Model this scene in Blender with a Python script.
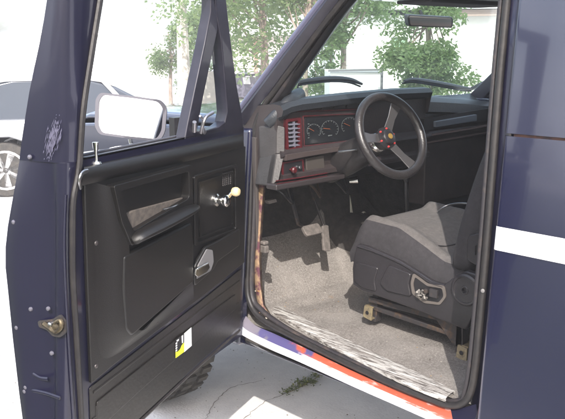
import bpy, bmesh, math, random
from mathutils import Vector, Matrix
random.seed(7)
V = Vector
SC = bpy.context.scene
for o in list(bpy.data.objects): bpy.data.objects.remove(o, do_unlink=True)

# ------------------------------------------------------------------ camera
CAM = V((-1.95, -2.29, 1.55)); YAW = .7586; PITCH = .2057; ROLL = -.007; FPX = 780.0
fw = V((math.sin(YAW)*math.cos(PITCH), math.cos(YAW)*math.cos(PITCH), -math.sin(PITCH)))
rt = V((math.cos(YAW), -math.sin(YAW), 0)); up = rt.cross(fw)
rt2 = rt*math.cos(ROLL) + up*math.sin(ROLL); up2 = rt2.cross(fw)
cd = bpy.data.cameras.new('camera'); co = bpy.data.objects.new('camera', cd)
SC.collection.objects.link(co); SC.camera = co
co.matrix_world = Matrix(((rt2.x, up2.x, -fw.x, CAM.x), (rt2.y, up2.y, -fw.y, CAM.y), (rt2.z, up2.z, -fw.z, CAM.z), (0, 0, 0, 1)))
cd.sensor_width = 36; cd.lens = FPX/565*36; cd.clip_start = .05; cd.clip_end = 2000

# ------------------------------------------------------------------ sky, sun, exposure
SUN_AZ = math.radians(225)      # compass of the sun, clockwise from +y (vehicle forward): left and rear
SUN_EL = math.radians(38.5)
w = bpy.data.worlds.new('World'); SC.world = w; w.use_nodes = True
nt = w.node_tree; bg = nt.nodes['Background']
sky = nt.nodes.new('ShaderNodeTexSky'); sky.sky_type = 'NISHITA'; sky.sun_disc = False
sky.sun_elevation = SUN_EL; sky.sun_rotation = SUN_AZ; sky.dust_density = 3.0; sky.air_density = 1.0
tcw = nt.nodes.new('ShaderNodeTexCoord'); mpw = nt.nodes.new('ShaderNodeMapping'); mpw.inputs['Scale'].default_value = (1, 1, 2.6); mpw.inputs['Location'].default_value = (2.3, .4, .7)
nzw = nt.nodes.new('ShaderNodeTexNoise'); nzw.inputs['Scale'].default_value = 2.4; nzw.inputs['Detail'].default_value = 9; nzw.inputs['Roughness'].default_value = .58
rgw = nt.nodes.new('ShaderNodeMapRange'); rgw.inputs[1].default_value = .42; rgw.inputs[2].default_value = .72
mxw = nt.nodes.new('ShaderNodeMix'); mxw.data_type = 'RGBA'; mxw.inputs['B'].default_value = (9.0, 9.3, 10.0, 1)
nt.links.new(tcw.outputs['Generated'], mpw.inputs[0]); nt.links.new(mpw.outputs[0], nzw.inputs['Vector']); nt.links.new(nzw.outputs['Fac'], rgw.inputs[0])
nt.links.new(rgw.outputs[0], mxw.inputs['Factor']); nt.links.new(sky.outputs[0], mxw.inputs['A']); nt.links.new(mxw.outputs['Result'], bg.inputs[0]); bg.inputs[1].default_value = .15
sd = bpy.data.lights.new('sun', 'SUN'); sd.energy = 2.8; sd.angle = math.radians(.5); sd.color = (1, .95, .88)
so = bpy.data.objects.new('sun', sd); SC.collection.objects.link(so)
sdir = V((math.sin(SUN_AZ)*math.cos(SUN_EL), math.cos(SUN_AZ)*math.cos(SUN_EL), math.sin(SUN_EL)))
so.rotation_euler = sdir.to_track_quat('Z', 'Y').to_euler(); so.location = (-6, -6, 8)
SC.view_settings.view_transform = 'Standard'; SC.view_settings.look = 'None'
SC.view_settings.exposure = 1.38; SC.view_settings.gamma = 1; SC.view_settings.use_curve_mapping = False
SC.render.engine = 'CYCLES'

# ------------------------------------------------------------------ measuring helpers
def ray(px, py): return fw + rt2*((px-282.5)/FPX) - up2*((py-209.5)/FPX)
def hit(px, py, p0, n):
    d = ray(px, py); return CAM + d*((V(p0)-CAM).dot(n)/d.dot(n))
TB = .09; ZS = .435; GZ = -.22
def onx(px, py, x): return hit(px, py, (x, 0, 0), V((1, 0, 0)))
def ony(px, py, y): return hit(px, py, (0, y, 0), V((0, 1, 0)))
def onz(px, py, z): return hit(px, py, (0, 0, z), V((0, 0, 1)))
NB = V((1, 0, -TB))
def onb(px, py, dx=0.0): return hit(px, py, (dx, 0, ZS), NB)           # sloping body side
def bx_(z, dx=0.0): return dx + TB*(z-ZS)
TH = 1.186
es = V((-math.sin(TH), -math.cos(TH), 0)); et = V((math.cos(TH), -math.sin(TH), 0))
ND = et - V((0, 0, TB))
def D(s, z, t=0.0): return es*s + et*(t + TB*(z-ZS)) + V((0, 0, z))      # door coordinates
def ond(px, py, t=0.0): return hit(px, py, et*t + V((0, 0, ZS)), ND)
fwh = V((math.sin(YAW), math.cos(YAW), 0))
def far(px, z, d): return V((CAM.x, CAM.y, z)) + fwh*d + rt*((px-282.5)/FPX*d)
def fz(py, d): return 1.55 - (py-50)/FPX*d

# ------------------------------------------------------------------ materials
MATS = {}
def mat(name, col, rough=.6, metal=0.0, col2=None, scale=8.0, bump=0.0, bscale=None, coat=0.0, lo=.4, hi=.65, detail=6, stretch=None, spec=None, rvar=0.0):
    if name in MATS: return MATS[name]
    m = bpy.data.materials.new(name); m.use_nodes = True; MATS[name] = m
    t = m.node_tree; b = t.nodes['Principled BSDF']
    b.inputs['Base Color'].default_value = (*col, 1); b.inputs['Roughness'].default_value = rough
    b.inputs['Metallic'].default_value = metal
    if coat: b.inputs['Coat Weight'].default_value = coat; b.inputs['Coat Roughness'].default_value = .06
    if spec is not None: b.inputs['Specular IOR Level'].default_value = spec
    tc = t.nodes.new('ShaderNodeTexCoord'); mp = t.nodes.new('ShaderNodeMapping')
    t.links.new(tc.outputs['Object'], mp.inputs[0])
    if stretch: mp.inputs['Scale'].default_value = stretch
    if col2 is not None or rvar:
        n = t.nodes.new('ShaderNodeTexNoise'); n.inputs['Scale'].default_value = scale; n.inputs['Detail'].default_value = detail
        n.inputs['Roughness'].default_value = .65
        t.links.new(mp.outputs[0], n.inputs['Vector'])
        r = t.nodes.new('ShaderNodeMapRange'); r.inputs[1].default_value = lo; r.inputs[2].default_value = hi
        t.links.new(n.outputs['Fac'], r.inputs[0])
        if col2 is not None:
            mx = t.nodes.new('ShaderNodeMix'); mx.data_type = 'RGBA'
            mx.inputs['A'].default_value = (*col, 1); mx.inputs['B'].default_value = (*col2, 1)
            t.links.new(r.outputs[0], mx.inputs['Factor']); t.links.new(mx.outputs['Result'], b.inputs['Base Color'])
        if rvar:
            rr = t.nodes.new('ShaderNodeMapRange'); rr.inputs[3].default_value = rough-rvar; rr.inputs[4].default_value = rough+rvar
            t.links.new(r.outputs[0], rr.inputs[0]); t.links.new(rr.outputs[0], b.inputs['Roughness'])
    if bump:
        n2 = t.nodes.new('ShaderNodeTexNoise'); n2.inputs['Scale'].default_value = bscale or scale*4; n2.inputs['Detail'].default_value = 4
        t.links.new(mp.outputs[0], n2.inputs['Vector'])
        bp = t.nodes.new('ShaderNodeBump'); bp.inputs['Strength'].default_value = bump; bp.inputs['Distance'].default_value = .004
        t.links.new(n2.outputs['Fac'], bp.inputs['Height']); t.links.new(bp.outputs[0], b.inputs['Normal'])
    return m
PAINT = mat('navy_paint', (.0055, .0068, .027), .26, .1, (.0075, .0082, .032), 1.2, .6, 1.6, coat=1.0, spec=.8, lo=.2, hi=.8)
JAMB = mat('jamb_paint', (.007, .0068, .020), .30, .1, (.010, .0095, .026), 3, .25, 4, coat=.5, spec=.4, lo=.2, hi=.8)
FRAME = mat('frame_paint', (.012, .011, .020), .36, .1, (.020, .018, .030), 12, .05, 60, coat=.3)
STRIPE = mat('white_stripe', (.80, .80, .80), .35, 0, (.72, .73, .76), 4, coat=.3)
VINYL = mat('black_vinyl', (.0045, .004, .004), .36, 0, (.008, .007, .0068), 2.5, .25, 600, lo=.2, hi=.8)
PANEL = mat('dark_panel', (.007, .006, .0058), .38, 0, (.018, .015, .0135), 4, .15, 90, lo=.3, hi=.9)
RUBBER = mat('rubber', (.014, .012, .013), .5, 0, (.030, .026, .025), 14, .2, 80, lo=.45, hi=.75)
SEAL = mat('seal_rubber', (.012, .0105, .011), .5, 0, (.028, .023, .021), 24, .2, 60, lo=.45, hi=.8)
RUST = mat('rusty_flange', (.30, .20, .12), .75, 0, (.10, .035, .05), 28, .5, 80, lo=.45, hi=.58)
CHROME = mat('chrome', (.75, .74, .72), .16, 1.0)
SILVER = mat('brushed_silver', (.45, .45, .46), .3, 1.0)
ZINC = mat('yellow_zinc', (.36, .30, .18), .45, .6, (.22, .18, .13), 60, .2)
TAN = mat('aged_plastic_knob', (.62, .48, .27), .35)
CARPET = mat('carpet', (.165, .148, .135), .95, 0, (.285, .262, .245), 30, 1.0, 600, lo=.3, hi=.7, detail=12)
GREYFAB = mat('grey_velour', (.082, .074, .071), .9, 0, (.108, .098, .094), 60, .5, 400)
DARKFAB = mat('dark_velour', (.018, .016, .018), .85, 0, (.026, .023, .026), 60, .5, 400)
SHIELD = mat('seat_shield_plastic', (.015, .0135, .0155), .30, 0, (.030, .027, .030), 4, .2, 300, lo=.2, hi=.8)
DASHPAD = mat('dash_pad', (.016, .019, .024), .42, 0, (.024, .027, .032), 5, .3, 220, lo=.2, hi=.8)
DASHFACE = mat('dash_face', (.024, .018, .019), .5, 0, (.034, .026, .026), 12, .2, 150)
DASHGREY = mat('dash_end_grey', (.030, .027, .027), .5, 0, (.042, .038, .038), 10, .2, 150)
BLACK = mat('black_plastic', (.015, .014, .016), .35)
RED = mat('red_trim', (.07, .007, .010), .4, 0, (.03, .005, .007), 60)
GAUGEW = mat('gauge_white', (.16, .16, .155), .5)
DARKMET = mat('dark_metal', (.055, .050, .052), .45, .5, (.16, .10, .06), 22, .3, 90, lo=.5, hi=.75)
PEDALR = mat('pedal_rubber', (.085, .075, .068), .7, 0, (.14, .12, .11), 60, .4)
HEAD = mat('headliner', (.08, .077, .085), .9)
TYRE = mat('tyre_rubber', (.030, .028, .027), .8, 0, (.065, .058, .05), 14, .4, 60)
WHITE = mat('white_wall_paint', (.78, .77, .74), .8, 0, (.70, .69, .67), 1.5)
SILCAR = mat('silver_car_paint', (.58, .59, .62), .3, .4, coat=.6)
DKGLASS = mat('dark_car_glass', (.03, .035, .045), .12, 0)
PALEGLASS = mat('sky_washed_glass', (.07, .08, .10), .15, 0)  # sky reflection and flare wash put into the car glass colour
BRONZE = mat('mirror_back', (.24, .20, .19), .35)
YELL = mat('sticker_yellow', (.75, .85, .04), .4); WHT = mat('sticker_white', (.85, .86, .86), .4)
ORANGE = mat('orange_lens', (.8, .16, .03), .3)
EMB = mat('emblem_gold', (.30, .19, .05), .35, .4)
LEAF = [mat('leaf_a', (.095, .12, .055), .55, 0, (.12, .15, .07), 3), mat('leaf_b', (.07, .095, .045), .6), mat('leaf_c', (.12, .16, .075), .5)]
for m_ in LEAF:
    t_ = m_.node_tree; o_ = t_.nodes['Material Output']; tr_ = t_.nodes.new('ShaderNodeBsdfTranslucent'); tr_.inputs[0].default_value = (.36, .50, .22, 1)
    ms_ = t_.nodes.new('ShaderNodeMixShader'); ms_.inputs[0].default_value = .55
    t_.links.new(t_.nodes['Principled BSDF'].outputs[0], ms_.inputs[1]); t_.links.new(tr_.outputs[0], ms_.inputs[2]); t_.links.new(ms_.outputs[0], o_.inputs[0])
BARK = mat('bark', (.20, .155, .125), .9, 0, (.32, .26, .22), 6, .5, 30)
PALEBARK = mat('pale_bark', (.46, .42, .37), .85, 0, (.58, .54, .48), 5, .4, 20)
BROWN = mat('brown_eave', (.32, .24, .21), .8)
MIRROR = mat('mirror_silver', (.9, .9, .92), .03, 1.0)
PAPER = mat('paper', (.72, .69, .60), .8)

def glass(name, tint=(.93, .96, .97), refl=.10):
    m = bpy.data.materials.new(name); m.use_nodes = True; t = m.node_tree
    for n in list(t.nodes): t.nodes.remove(n)
    o = t.nodes.new('ShaderNodeOutputMaterial'); a = t.nodes.new('ShaderNodeBsdfTransparent'); a.inputs[0].default_value = (*tint, 1)
    g = t.nodes.new('ShaderNodeBsdfGlossy'); g.inputs['Roughness'].default_value = .02
    lw = t.nodes.new('ShaderNodeLayerWeight'); lw.inputs[0].default_value = .3
    pw = t.nodes.new('ShaderNodeMath'); pw.operation = 'POWER'; pw.inputs[1].default_value = 3.0; t.links.new(lw.outputs['Facing'], pw.inputs[0])
    fr = t.nodes.new('ShaderNodeMath'); fr.operation = 'MULTIPLY_ADD'; fr.inputs[1].default_value = .5; fr.inputs[2].default_value = .035; t.links.new(pw.outputs[0], fr.inputs[0])
    mx = t.nodes.new('ShaderNodeMixShader')
    t.links.new(fr.outputs[0], mx.inputs[0]); t.links.new(a.outputs[0], mx.inputs[1]); t.links.new(g.outputs[0], mx.inputs[2])
    t.links.new(mx.outputs[0], o.inputs[0]); return m
GLASS = glass('window_glass')
WSGLASS = glass('windscreen_glass', (.90, .96, .95))

def worn(name, base, layers, scale=20, stretch=(1, 1, 1), rough=.5):
    """base colour with successive noise-masked worn colours on top: layers = [(colour, lo, hi, seed)]"""
    m = bpy.data.materials.new(name); m.use_nodes = True; t = m.node_tree; b = t.nodes['Principled BSDF']
    b.inputs['Roughness'].default_value = rough
    tc = t.nodes.new('ShaderNodeTexCoord'); prev = None
    for lay in layers:
        c, lo, hi, seed = lay[:4]; sc_l = lay[4] if len(lay) > 4 else scale
        mp = t.nodes.new('ShaderNodeMapping'); mp.inputs['Scale'].default_value = stretch; mp.inputs['Location'].default_value = (seed, seed*1.7, seed*.3)
        t.links.new(tc.outputs['Object'], mp.inputs[0])
        n = t.nodes.new('ShaderNodeTexNoise'); n.inputs['Scale'].default_value = sc_l; n.inputs['Detail'].default_value = 9; n.inputs['Roughness'].default_value = .7
        t.links.new(mp.outputs[0], n.inputs['Vector'])
        r = t.nodes.new('ShaderNodeMapRange'); r.inputs[1].default_value = lo; r.inputs[2].default_value = hi; t.links.new(n.outputs['Fac'], r.inputs[0])
        mx = t.nodes.new('ShaderNodeMix'); mx.data_type = 'RGBA'
        if prev is None: mx.inputs['A'].default_value = (*base, 1)
        else: t.links.new(prev, mx.inputs['A'])
        mx.inputs['B'].default_value = (*c, 1); t.links.new(r.outputs[0], mx.inputs['Factor']); prev = mx.outputs['Result']
    t.links.new(prev, b.inputs['Base Color'])
    return m
def sillmat(name, base, white_lo, white_hi):
    m = worn(name, base, [((.58, .50, .49), white_lo, white_hi, 2), ((.35, .09, .06), .66, .72, 9)], 16, (1.5, .28, 1.5), .38)
    t = m.node_tree; b = t.nodes['Principled BSDF']; old = b.inputs['Base Color'].links[0].from_socket
    tc = t.nodes.new('ShaderNodeTexCoord'); sx = t.nodes.new('ShaderNodeSeparateXYZ'); t.links.new(tc.outputs['Object'], sx.inputs[0])
    n = t.nodes.new('ShaderNodeTexNoise'); n.inputs['Scale'].default_value = 14; n.inputs['Detail'].default_value = 8; t.links.new(tc.outputs['Object'], n.inputs['Vector'])
    ad = t.nodes.new('ShaderNodeMath'); ad.operation = 'MULTIPLY_ADD'; ad.inputs[1].default_value = .55; t.links.new(n.outputs['Fac'], ad.inputs[0]); t.links.new(sx.outputs['Y'], ad.inputs[2])
    r_ = t.nodes.new('ShaderNodeMapRange'); r_.inputs[1].default_value = -.06; r_.inputs[2].default_value = .0; t.links.new(ad.outputs[0], r_.inputs[0])
    mx = t.nodes.new('ShaderNodeMix'); mx.data_type = 'RGBA'; t.links.new(old, mx.inputs['A']); mx.inputs['B'].default_value = (.07, .06, .16, 1)
    t.links.new(r_.outputs[0], mx.inputs['Factor'])
    r2 = t.nodes.new('ShaderNodeMapRange'); r2.inputs[1].default_value = .15; r2.inputs[2].default_value = .21; t.links.new(ad.outputs[0], r2.inputs[0])
    m2 = t.nodes.new('ShaderNodeMix'); m2.data_type = 'RGBA'; t.links.new(mx.outputs['Result'], m2.inputs['A']); m2.inputs['B'].default_value = (.15, .135, .165, 1)
    t.links.new(r2.outputs[0], m2.inputs['Factor']); t.links.new(m2.outputs['Result'], b.inputs['Base Color']); return m
SILLRED = sillmat('sill_red_paint', (.36, .075, .042), .56, .66)
SILLMIX = sillmat('sill_streaked_paint', (.40, .09, .055), .42, .52)
SILLWHITE = worn('sill_white_edge', (.50, .50, .54), [((.50, .42, .42), .60, .70, 5), ((.20, .20, .30), .68, .72, 3)], 22, (1, .3, 1), .35)
SCUFF = worn('scuff_plate_white', (.40, .385, .365), [((.17, .15, .135), .46, .58, 6, 60), ((.07, .06, .055), .52, .56, 1, 150), ((.60, .59, .57), .56, .62, 12, 90)], 150, (1.3, .09, 1), .6)
CARPET2 = worn('worn_carpet', (.145, .130, .119), [((.215, .196, .18), .40, .62, 3, 5), ((.26, .24, .224), .47, .60, 7, 130), ((.085, .072, .062), .55, .66, 5, 210), ((.22, .15, .095), .64, .74, 9, 4)], 8, (1, 1, 1), .95)
HILITE = worn('highlight_strokes', (.30, .29, .38), [((.03, .027, .055), .42, .60, 1)], 40, (1, 1, .25), .5)  # pale tone of the painted door-end highlight

# ------------------------------------------------------------------ mesh builder
class MB:
    def __init__(s): s.v = []; s.f = []; s.m = []; s.mi = 0
    def _add(s, vs, fs):
        b = len(s.v); s.v += [tuple(p) for p in vs]
        for f in fs: s.f.append([b+i for i in f]); s.m.append(s.mi)
        return s
    def prism(s, pts, vec):
        n = len(pts); vec = V(vec); vs = [V(p) for p in pts]+[V(p)+vec for p in pts]
        return s._add(vs, [list(range(n))[::-1], list(range(n, 2*n))]+[[i, (i+1) % n, n+(i+1) % n, n+i] for i in range(n)])
    def ring(s, A, B, vec):
        n = len(A); vec = V(vec); vs = [V(p) for p in A]+[V(p) for p in B]+[V(p)+vec for p in A]+[V(p)+vec for p in B]; f = []
        for i in range(n):
            j = (i+1) % n
            f += [[i, j, n+j, n+i], [2*n+j, 2*n+i, 3*n+i, 3*n+j], [j, i, 2*n+i, 2*n+j], [n+i, n+j, 3*n+j, 3*n+i]]
        return s._add(vs, f)
    def box(s, a, b):
        a = V(a); b = V(b)
        return s.prism([(a.x, a.y, a.z), (b.x, a.y, a.z), (b.x, b.y, a.z), (a.x, b.y, a.z)], (0, 0, b.z-a.z))
    def bar(s, p, q, wv, hv):
        p = V(p); q = V(q); wv = V(wv)/2; hv = V(hv)/2
        return s.prism([p-wv-hv, p+wv-hv, p+wv+hv, p-wv+hv], q-p)
    def tube(s, path, r, n=10, closed=False, flat=None, caps=True):
        path = [V(p) for p in path]; N = len(path); rows = []; prev = None
        for i, p in enumerate(path):
            if closed: d = path[(i+1) % N]-path[i-1]
            else: d = path[min(i+1, N-1)]-path[max(i-1, 0)]
            d.normalize()
            if prev is None:
                a = V((0, 0, 1)) if abs(d.z) < .9 else V((1, 0, 0)); u = d.cross(a).normalized()
            else: u = (prev-d*prev.dot(d)).normalized()
            prev = u; w_ = d.cross(u); rr = r[i] if isinstance(r, (list, tuple)) else r
            if flat:
                fn, k = flat; fn = V(fn); fn = (fn-d*fn.dot(d)).normalized(); g = d.cross(fn)
                rows.append([p+g*rr*math.cos(2*math.pi*j/n)+fn*rr*k*math.sin(2*math.pi*j/n) for j in range(n)])
            else: rows.append([p+u*rr*math.cos(2*math.pi*j/n)+w_*rr*math.sin(2*math.pi*j/n) for j in range(n)])
        vs = [q for row in rows for q in row]; f = []
        for i in range(N if closed else N-1):
            i2 = (i+1) % N
            for j in range(n): f.append([i*n+j, i*n+(j+1) % n, i2*n+(j+1) % n, i2*n+j])
        if not closed and caps: f += [list(range(n))[::-1], [(N-1)*n+j for j in range(n)]]
        return s._add(vs, f)
    def cyl(s, p, q, r, r2=None, n=24): return s.tube([p, q], [r, r if r2 is None else r2], n)
    def lathe(s, c, ax, prof, n=32):
        """prof = [(radius, height along ax)]"""
        c = V(c); ax = V(ax).normalized(); a = V((0, 0, 1)) if abs(ax.z) < .9 else V((1, 0, 0)); u = ax.cross(a).normalized(); w_ = ax.cross(u)
        vs = [c+ax*h+(u*math.cos(2*math.pi*j/n)+w_*math.sin(2*math.pi*j/n))*r for r, h in prof for j in range(n)]; f = []
        for i in range(len(prof)-1):
            for j in range(n): f.append([i*n+j, i*n+(j+1) % n, (i+1)*n+(j+1) % n, (i+1)*n+j])
        f += [list(range(n))[::-1], [(len(prof)-1)*n+j for j in range(n)]]
        return s._add(vs, f)
    def grid(s, rows, closed=False, caps=False):
        n = len(rows[0]); vs = [p for r in rows for p in r]; f = []
        for i in range(len(rows)-1):
            for j in range(n if closed else n-1): f.append([i*n+j, i*n+(j+1) % n, (i+1)*n+(j+1) % n, (i+1)*n+j])
        if caps: f += [list(range(n))[::-1], [(len(rows)-1)*n+j for j in range(n)]]
        return s._add(vs, f)
    def build(s, name, mats, parent=None, bevel=0, seg=2, angle=40, sub=0, solid=0):
        me = bpy.data.meshes.new(name); me.from_pydata([tuple(v) for v in s.v], [], s.f)
        mats = mats if isinstance(mats, (list, tuple)) else [mats]
        for m in mats: me.materials.append(m)
        for p, i in zip(me.polygons, s.m): p.material_index = min(i, len(mats)-1); p.use_smooth = True
        bm = bmesh.new(); bm.from_mesh(me); bmesh.ops.recalc_face_normals(bm, faces=bm.faces); bm.to_mesh(me); bm.free()
        me.set_sharp_from_angle(angle=math.radians(angle)); me.update()
        o = bpy.data.objects.new(name, me); SC.collection.objects.link(o)
        if parent is not None: attach(o, parent)
        if solid: md = o.modifiers.new('solid', 'SOLIDIFY'); md.thickness = solid; md.offset = 0
        if bevel:
            md = o.modifiers.new('bevel', 'BEVEL'); md.width = bevel; md.segments = seg; md.limit_method = 'ANGLE'; md.angle_limit = math.radians(35)
            md.harden_normals = True
        if sub: md = o.modifiers.new('sub', 'SUBSURF'); md.levels = sub; md.render_levels = sub
        return o
WORLD = {}
def attach(o, parent):
    o.parent = parent; r = parent
    while r.parent: r = r.parent
    if parent.parent is None and parent.type == 'EMPTY': o.matrix_parent_inverse = Matrix.Translation(-V(parent.location))
def tag(o, label=None, cat=None, group=None, kind=None):
    for k, v in (('label', label), ('category', cat), ('group', group), ('kind', kind)):
        if v: o[k] = v
    return o
def thing(name, label, cat, loc, group=None):
    o = bpy.data.objects.new(name, None); SC.collection.objects.link(o); o.location = loc; o.empty_display_size = .2
    return tag(o, label, cat, group)
def rnd(pts, r, k=5):
    """round the corners of a polygon of vectors; r scalar or list"""
    out = []; n = len(pts)
    for i in range(n):
        p = V(pts[i]); a = V(pts[i-1])-p; b = V(pts[(i+1) % n])-p; rr = r[i] if isinstance(r, (list, tuple)) else r
        if rr <= 0: out.append(p); continue
        q = min(rr, a.length*.45, b.length*.45); A = p+a.normalized()*q; B = p+b.normalized()*q
        for j in range(k+1):
            t = j/k; out.append(A*(1-t)**2+p*2*t*(1-t)+B*t*t)
    return out
def spl(pts, k=6):
    """Catmull-Rom through points"""
    P = [V(p) for p in pts]; P = [P[0]*2-P[1]]+P+[P[-1]*2-P[-2]]; out = []
    for i in range(1, len(P)-2):
        for j in range(k):
            t = j/k; a, b, c, d = P[i-1:i+3]
            out.append(.5*((2*b)+(c-a)*t+(2*a-5*b+4*c-d)*t*t+(3*b-a-3*c+d)*t**3))
    out.append(P[-2]); return out
def lerp(tab, x):
    if x <= tab[0][0]: return tab[0][1]
    for (a, b), (c, d) in zip(tab, tab[1:]):
        if x <= c: return b+(d-b)*(x-a)/(c-a)
    return tab[-1][1]

# ================================================================== GROUND
gm = worn('concrete', (.68, .665, .65), [((.58, .565, .56), .40, .62, 3), ((.68, .665, .65), .55, .70, 8), ((.36, .34, .33), .68, .76, 5)], 3.5, (1, 1, 1), .85)
t = gm.node_tree; tc = t.nodes.new('ShaderNodeTexCoord'); n = t.nodes.new('ShaderNodeTexNoise'); n.inputs['Scale'].default_value = 90; n.inputs['Detail'].default_value = 8
t.links.new(tc.outputs['Object'], n.inputs['Vector']); bp = t.nodes.new('ShaderNodeBump'); bp.inputs['Strength'].default_value = .5; bp.inputs['Distance'].default_value = .006
t.links.new(n.outputs['Fac'], bp.inputs['Height']); t.links.new(bp.outputs[0], t.nodes['Principled BSDF'].inputs['Normal'])
g = MB(); g.grid([[V((x, y, GZ)) for x in (-60, 60)] for y in (-60, 60)])
tag(g.build('driveway', gm), kind='structure')
gm2 = worn('street_and_yards', (.46, .43, .39), [((.30, .32, .22), .48, .62, 3)], .12, (1, 1, 1), .9)
g = MB(); g.grid([[V((x, y, GZ-.02)) for x in (-900, 900)] for y in (-900, 900)])
tag(g.build('ground', gm2), kind='structure')
g = MB(); g.grid([[V((x, y, GZ+.004)) for x in (-60, -1.45)] for y in (-60, 60)])  # unseen dark ground added beside the camera to darken body side reflections
tag(g.build('added_lawn', worn('added_lawn_grass', (.035, .05, .018), [((.07, .075, .03), .4, .6, 3), ((.11, .09, .055), .6, .72, 8)], 7, (1, 1, 1), .95)), kind='structure')
cr = MB(); random.seed(3)
def strip(pts, w_, z):
    L = []; R = []
    for i, p in enumerate(pts):
        d = (pts[min(i+1, len(pts)-1)]-pts[max(i-1, 0)]); nrm = V((-d.y, d.x, 0)).normalized(); ww = w_*(.5+random.random())
        L.append(V((p.x, p.y, z))+nrm*ww); R.append(V((p.x, p.y, z))-nrm*ww)
    cr.grid([L, R])
for a in ([(244, 419), (265, 402), (290, 392), (303, 380), (322, 372), (345, 366)], [(206, 419), (214, 404), (232, 388), (262, 381)]):
    c = spl([onz(x, y, GZ) for x, y in a], 8); c = [p+V((random.uniform(-.006, .006), random.uniform(-.006, .006), 0)) for p in c]
    strip(c, .0016, GZ+.003)
tag(cr.build('driveway_cracks', mat('crack_dirt', (.16, .14, .125), .95)), kind='structure')

# ================================================================== THE VEHICLE
suv = thing('suv', 'dark navy two-door off-road vehicle with its driver door swung open', 'suv', (.9, -.6, GZ))
P = lambda n, mb, m, par=None, **k: mb.build(n, m, suv if par is None else par, **k)

# --- quarter panel behind the door (lower) with white stripe, and hard top upper panel
YB = -1.085
def side_sheet(z0, z1, y0, y1, out=0.0, thick=.03, nz=6, ny=8, bulge=.0):
    mb = MB(); rows = []
    for i in range(nz+1):
        z = z0+(z1-z0)*i/nz; r = []
        for j in range(ny+1):
            y = y0+(y1-y0)*j/ny
            r.append(V((bx_(z)-out-bulge*math.sin(math.pi*i/nz), y, z)))
        rows.append(r)
    mb.grid(rows); return mb
def rounded_front(z0, z1, y0, y1, nz=10, out=0.0):
    """panel whose front edge turns inboard round a soft radius"""
    mb = MB(); rows = []
    for i in range(nz+1):
        z = z0+(z1-z0)*i/nz; r = []; x = bx_(z)-out
        for a in (90, 70, 50, 30, 15, 0): r.append(V((x+.022*(1-math.cos(math.radians(a))), y0+.004+.022-.022*math.sin(math.radians(a))-.022, z)) if False else V((x+.02-.02*math.cos(math.radians(a)), y0-.02+.02*math.sin(math.radians(a)), z)))
        r = [V((x+.06, y0, z))]+r
        for k in range(1, 9): r.append(V((x-.004*math.sin(k/8*math.pi), y0-.02+(y1-y0+.02)*k/8, z)))
        rows.append(r)
    mb.grid(rows); return mb
q = P('quarter_panel', rounded_front(.30, 1.292, YB, -2.75, 12), PAINT, solid=.0)
ht = P('hard_top_side', rounded_front(1.300, 1.80, YB, -2.75, 10), PAINT)
# seam behind gap
mb = MB(); mb.box((bx_(1.29)+.012, YB-.03, 1.285), (bx_(1.29)+.03, -2.7, 1.31)); P('seam_sealer', mb, mat('seam_rust', (.16, .08, .06), .8, 0, (.05, .04, .05), 40), q)
# white stripe wrapped 2 mm proud
mb = MB(); rows = []
for z in (.957, .98, 1.0, 1.027):
    x = bx_(z)-.0025; rows.append([V((x+.0055, YB-.008, z)), V((x+.0015, YB-.014, z)), V((x, YB-.022, z))]+[V((x-.004*math.sin(k/8*math.pi), YB-.02+(-2.75-YB+.02)*k/8, z)) for k in range(1, 9)])
mb.grid(rows); P('side_stripe', mb, STRIPE, q)
# body crease under the stripe (pressed swage line)
# fuel-tank side rear end, roof and tailgate
W = 1.80
def bxr(z): return W-TB*(z-ZS)
mb = MB(); mb.prism([(bx_(1.8), -.50, 1.70), (bx_(1.8), -2.75, 1.78), (bx_(1.8)+.08, -2.75, 1.86), (bx_(1.8)+.08, -.55, 1.775)], (bxr(1.8)-bx_(1.8), 0, 0))
P('roof', mb, PAINT, bevel=.02)
mb = MB(); mb.prism([(.17, -.53, 1.712), (.17, -2.7, 1.72), (.17, -2.7, 1.735), (.17, -.53, 1.727)], (1.43, 0, 0)); P('headliner', mb, HEAD)
mb = MB(); mb.prism([(bx_(.3), -2.75, .3), (bxr(.3), -2.75, .3), (bxr(1.3), -2.75, 1.3), (bx_(1.3), -2.75, 1.3)], (0, -.04, 0)); P('tailgate', mb, PAINT, bevel=.01)
mb = MB(); mb.prism([(bx_(1.3), -2.75, 1.3), (bxr(1.3), -2.75, 1.3), (bxr(1.8), -2.72, 1.8), (bx_(1.8), -2.72, 1.8)], (0, -.02, 0)); P('rear_window', mb, DKGLASS)
mb = MB(); mb.prism([(bx_(1.38)-.006, -1.50, 1.38), (bx_(1.38)-.006, -2.45, 1.38), (bx_(1.68)-.006, -2.45, 1.68), (bx_(1.68)-.006, -1.50, 1.68)], (.008, 0, 0)); P('side_window', mb, DKGLASS)
# inner wall of the quarter so nothing is paper thin
mb = MB(); mb.prism([(bx_(.3)+.13, YB-.01, .44), (bx_(1.8)+.10, YB-.01, 1.70), (bx_(1.8)+.10, -2.70, 1.70), (bx_(.3)+.13, -2.70, .44)], (.015, 0, 0)); P('cargo_wall', mb, BLACK)

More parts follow.
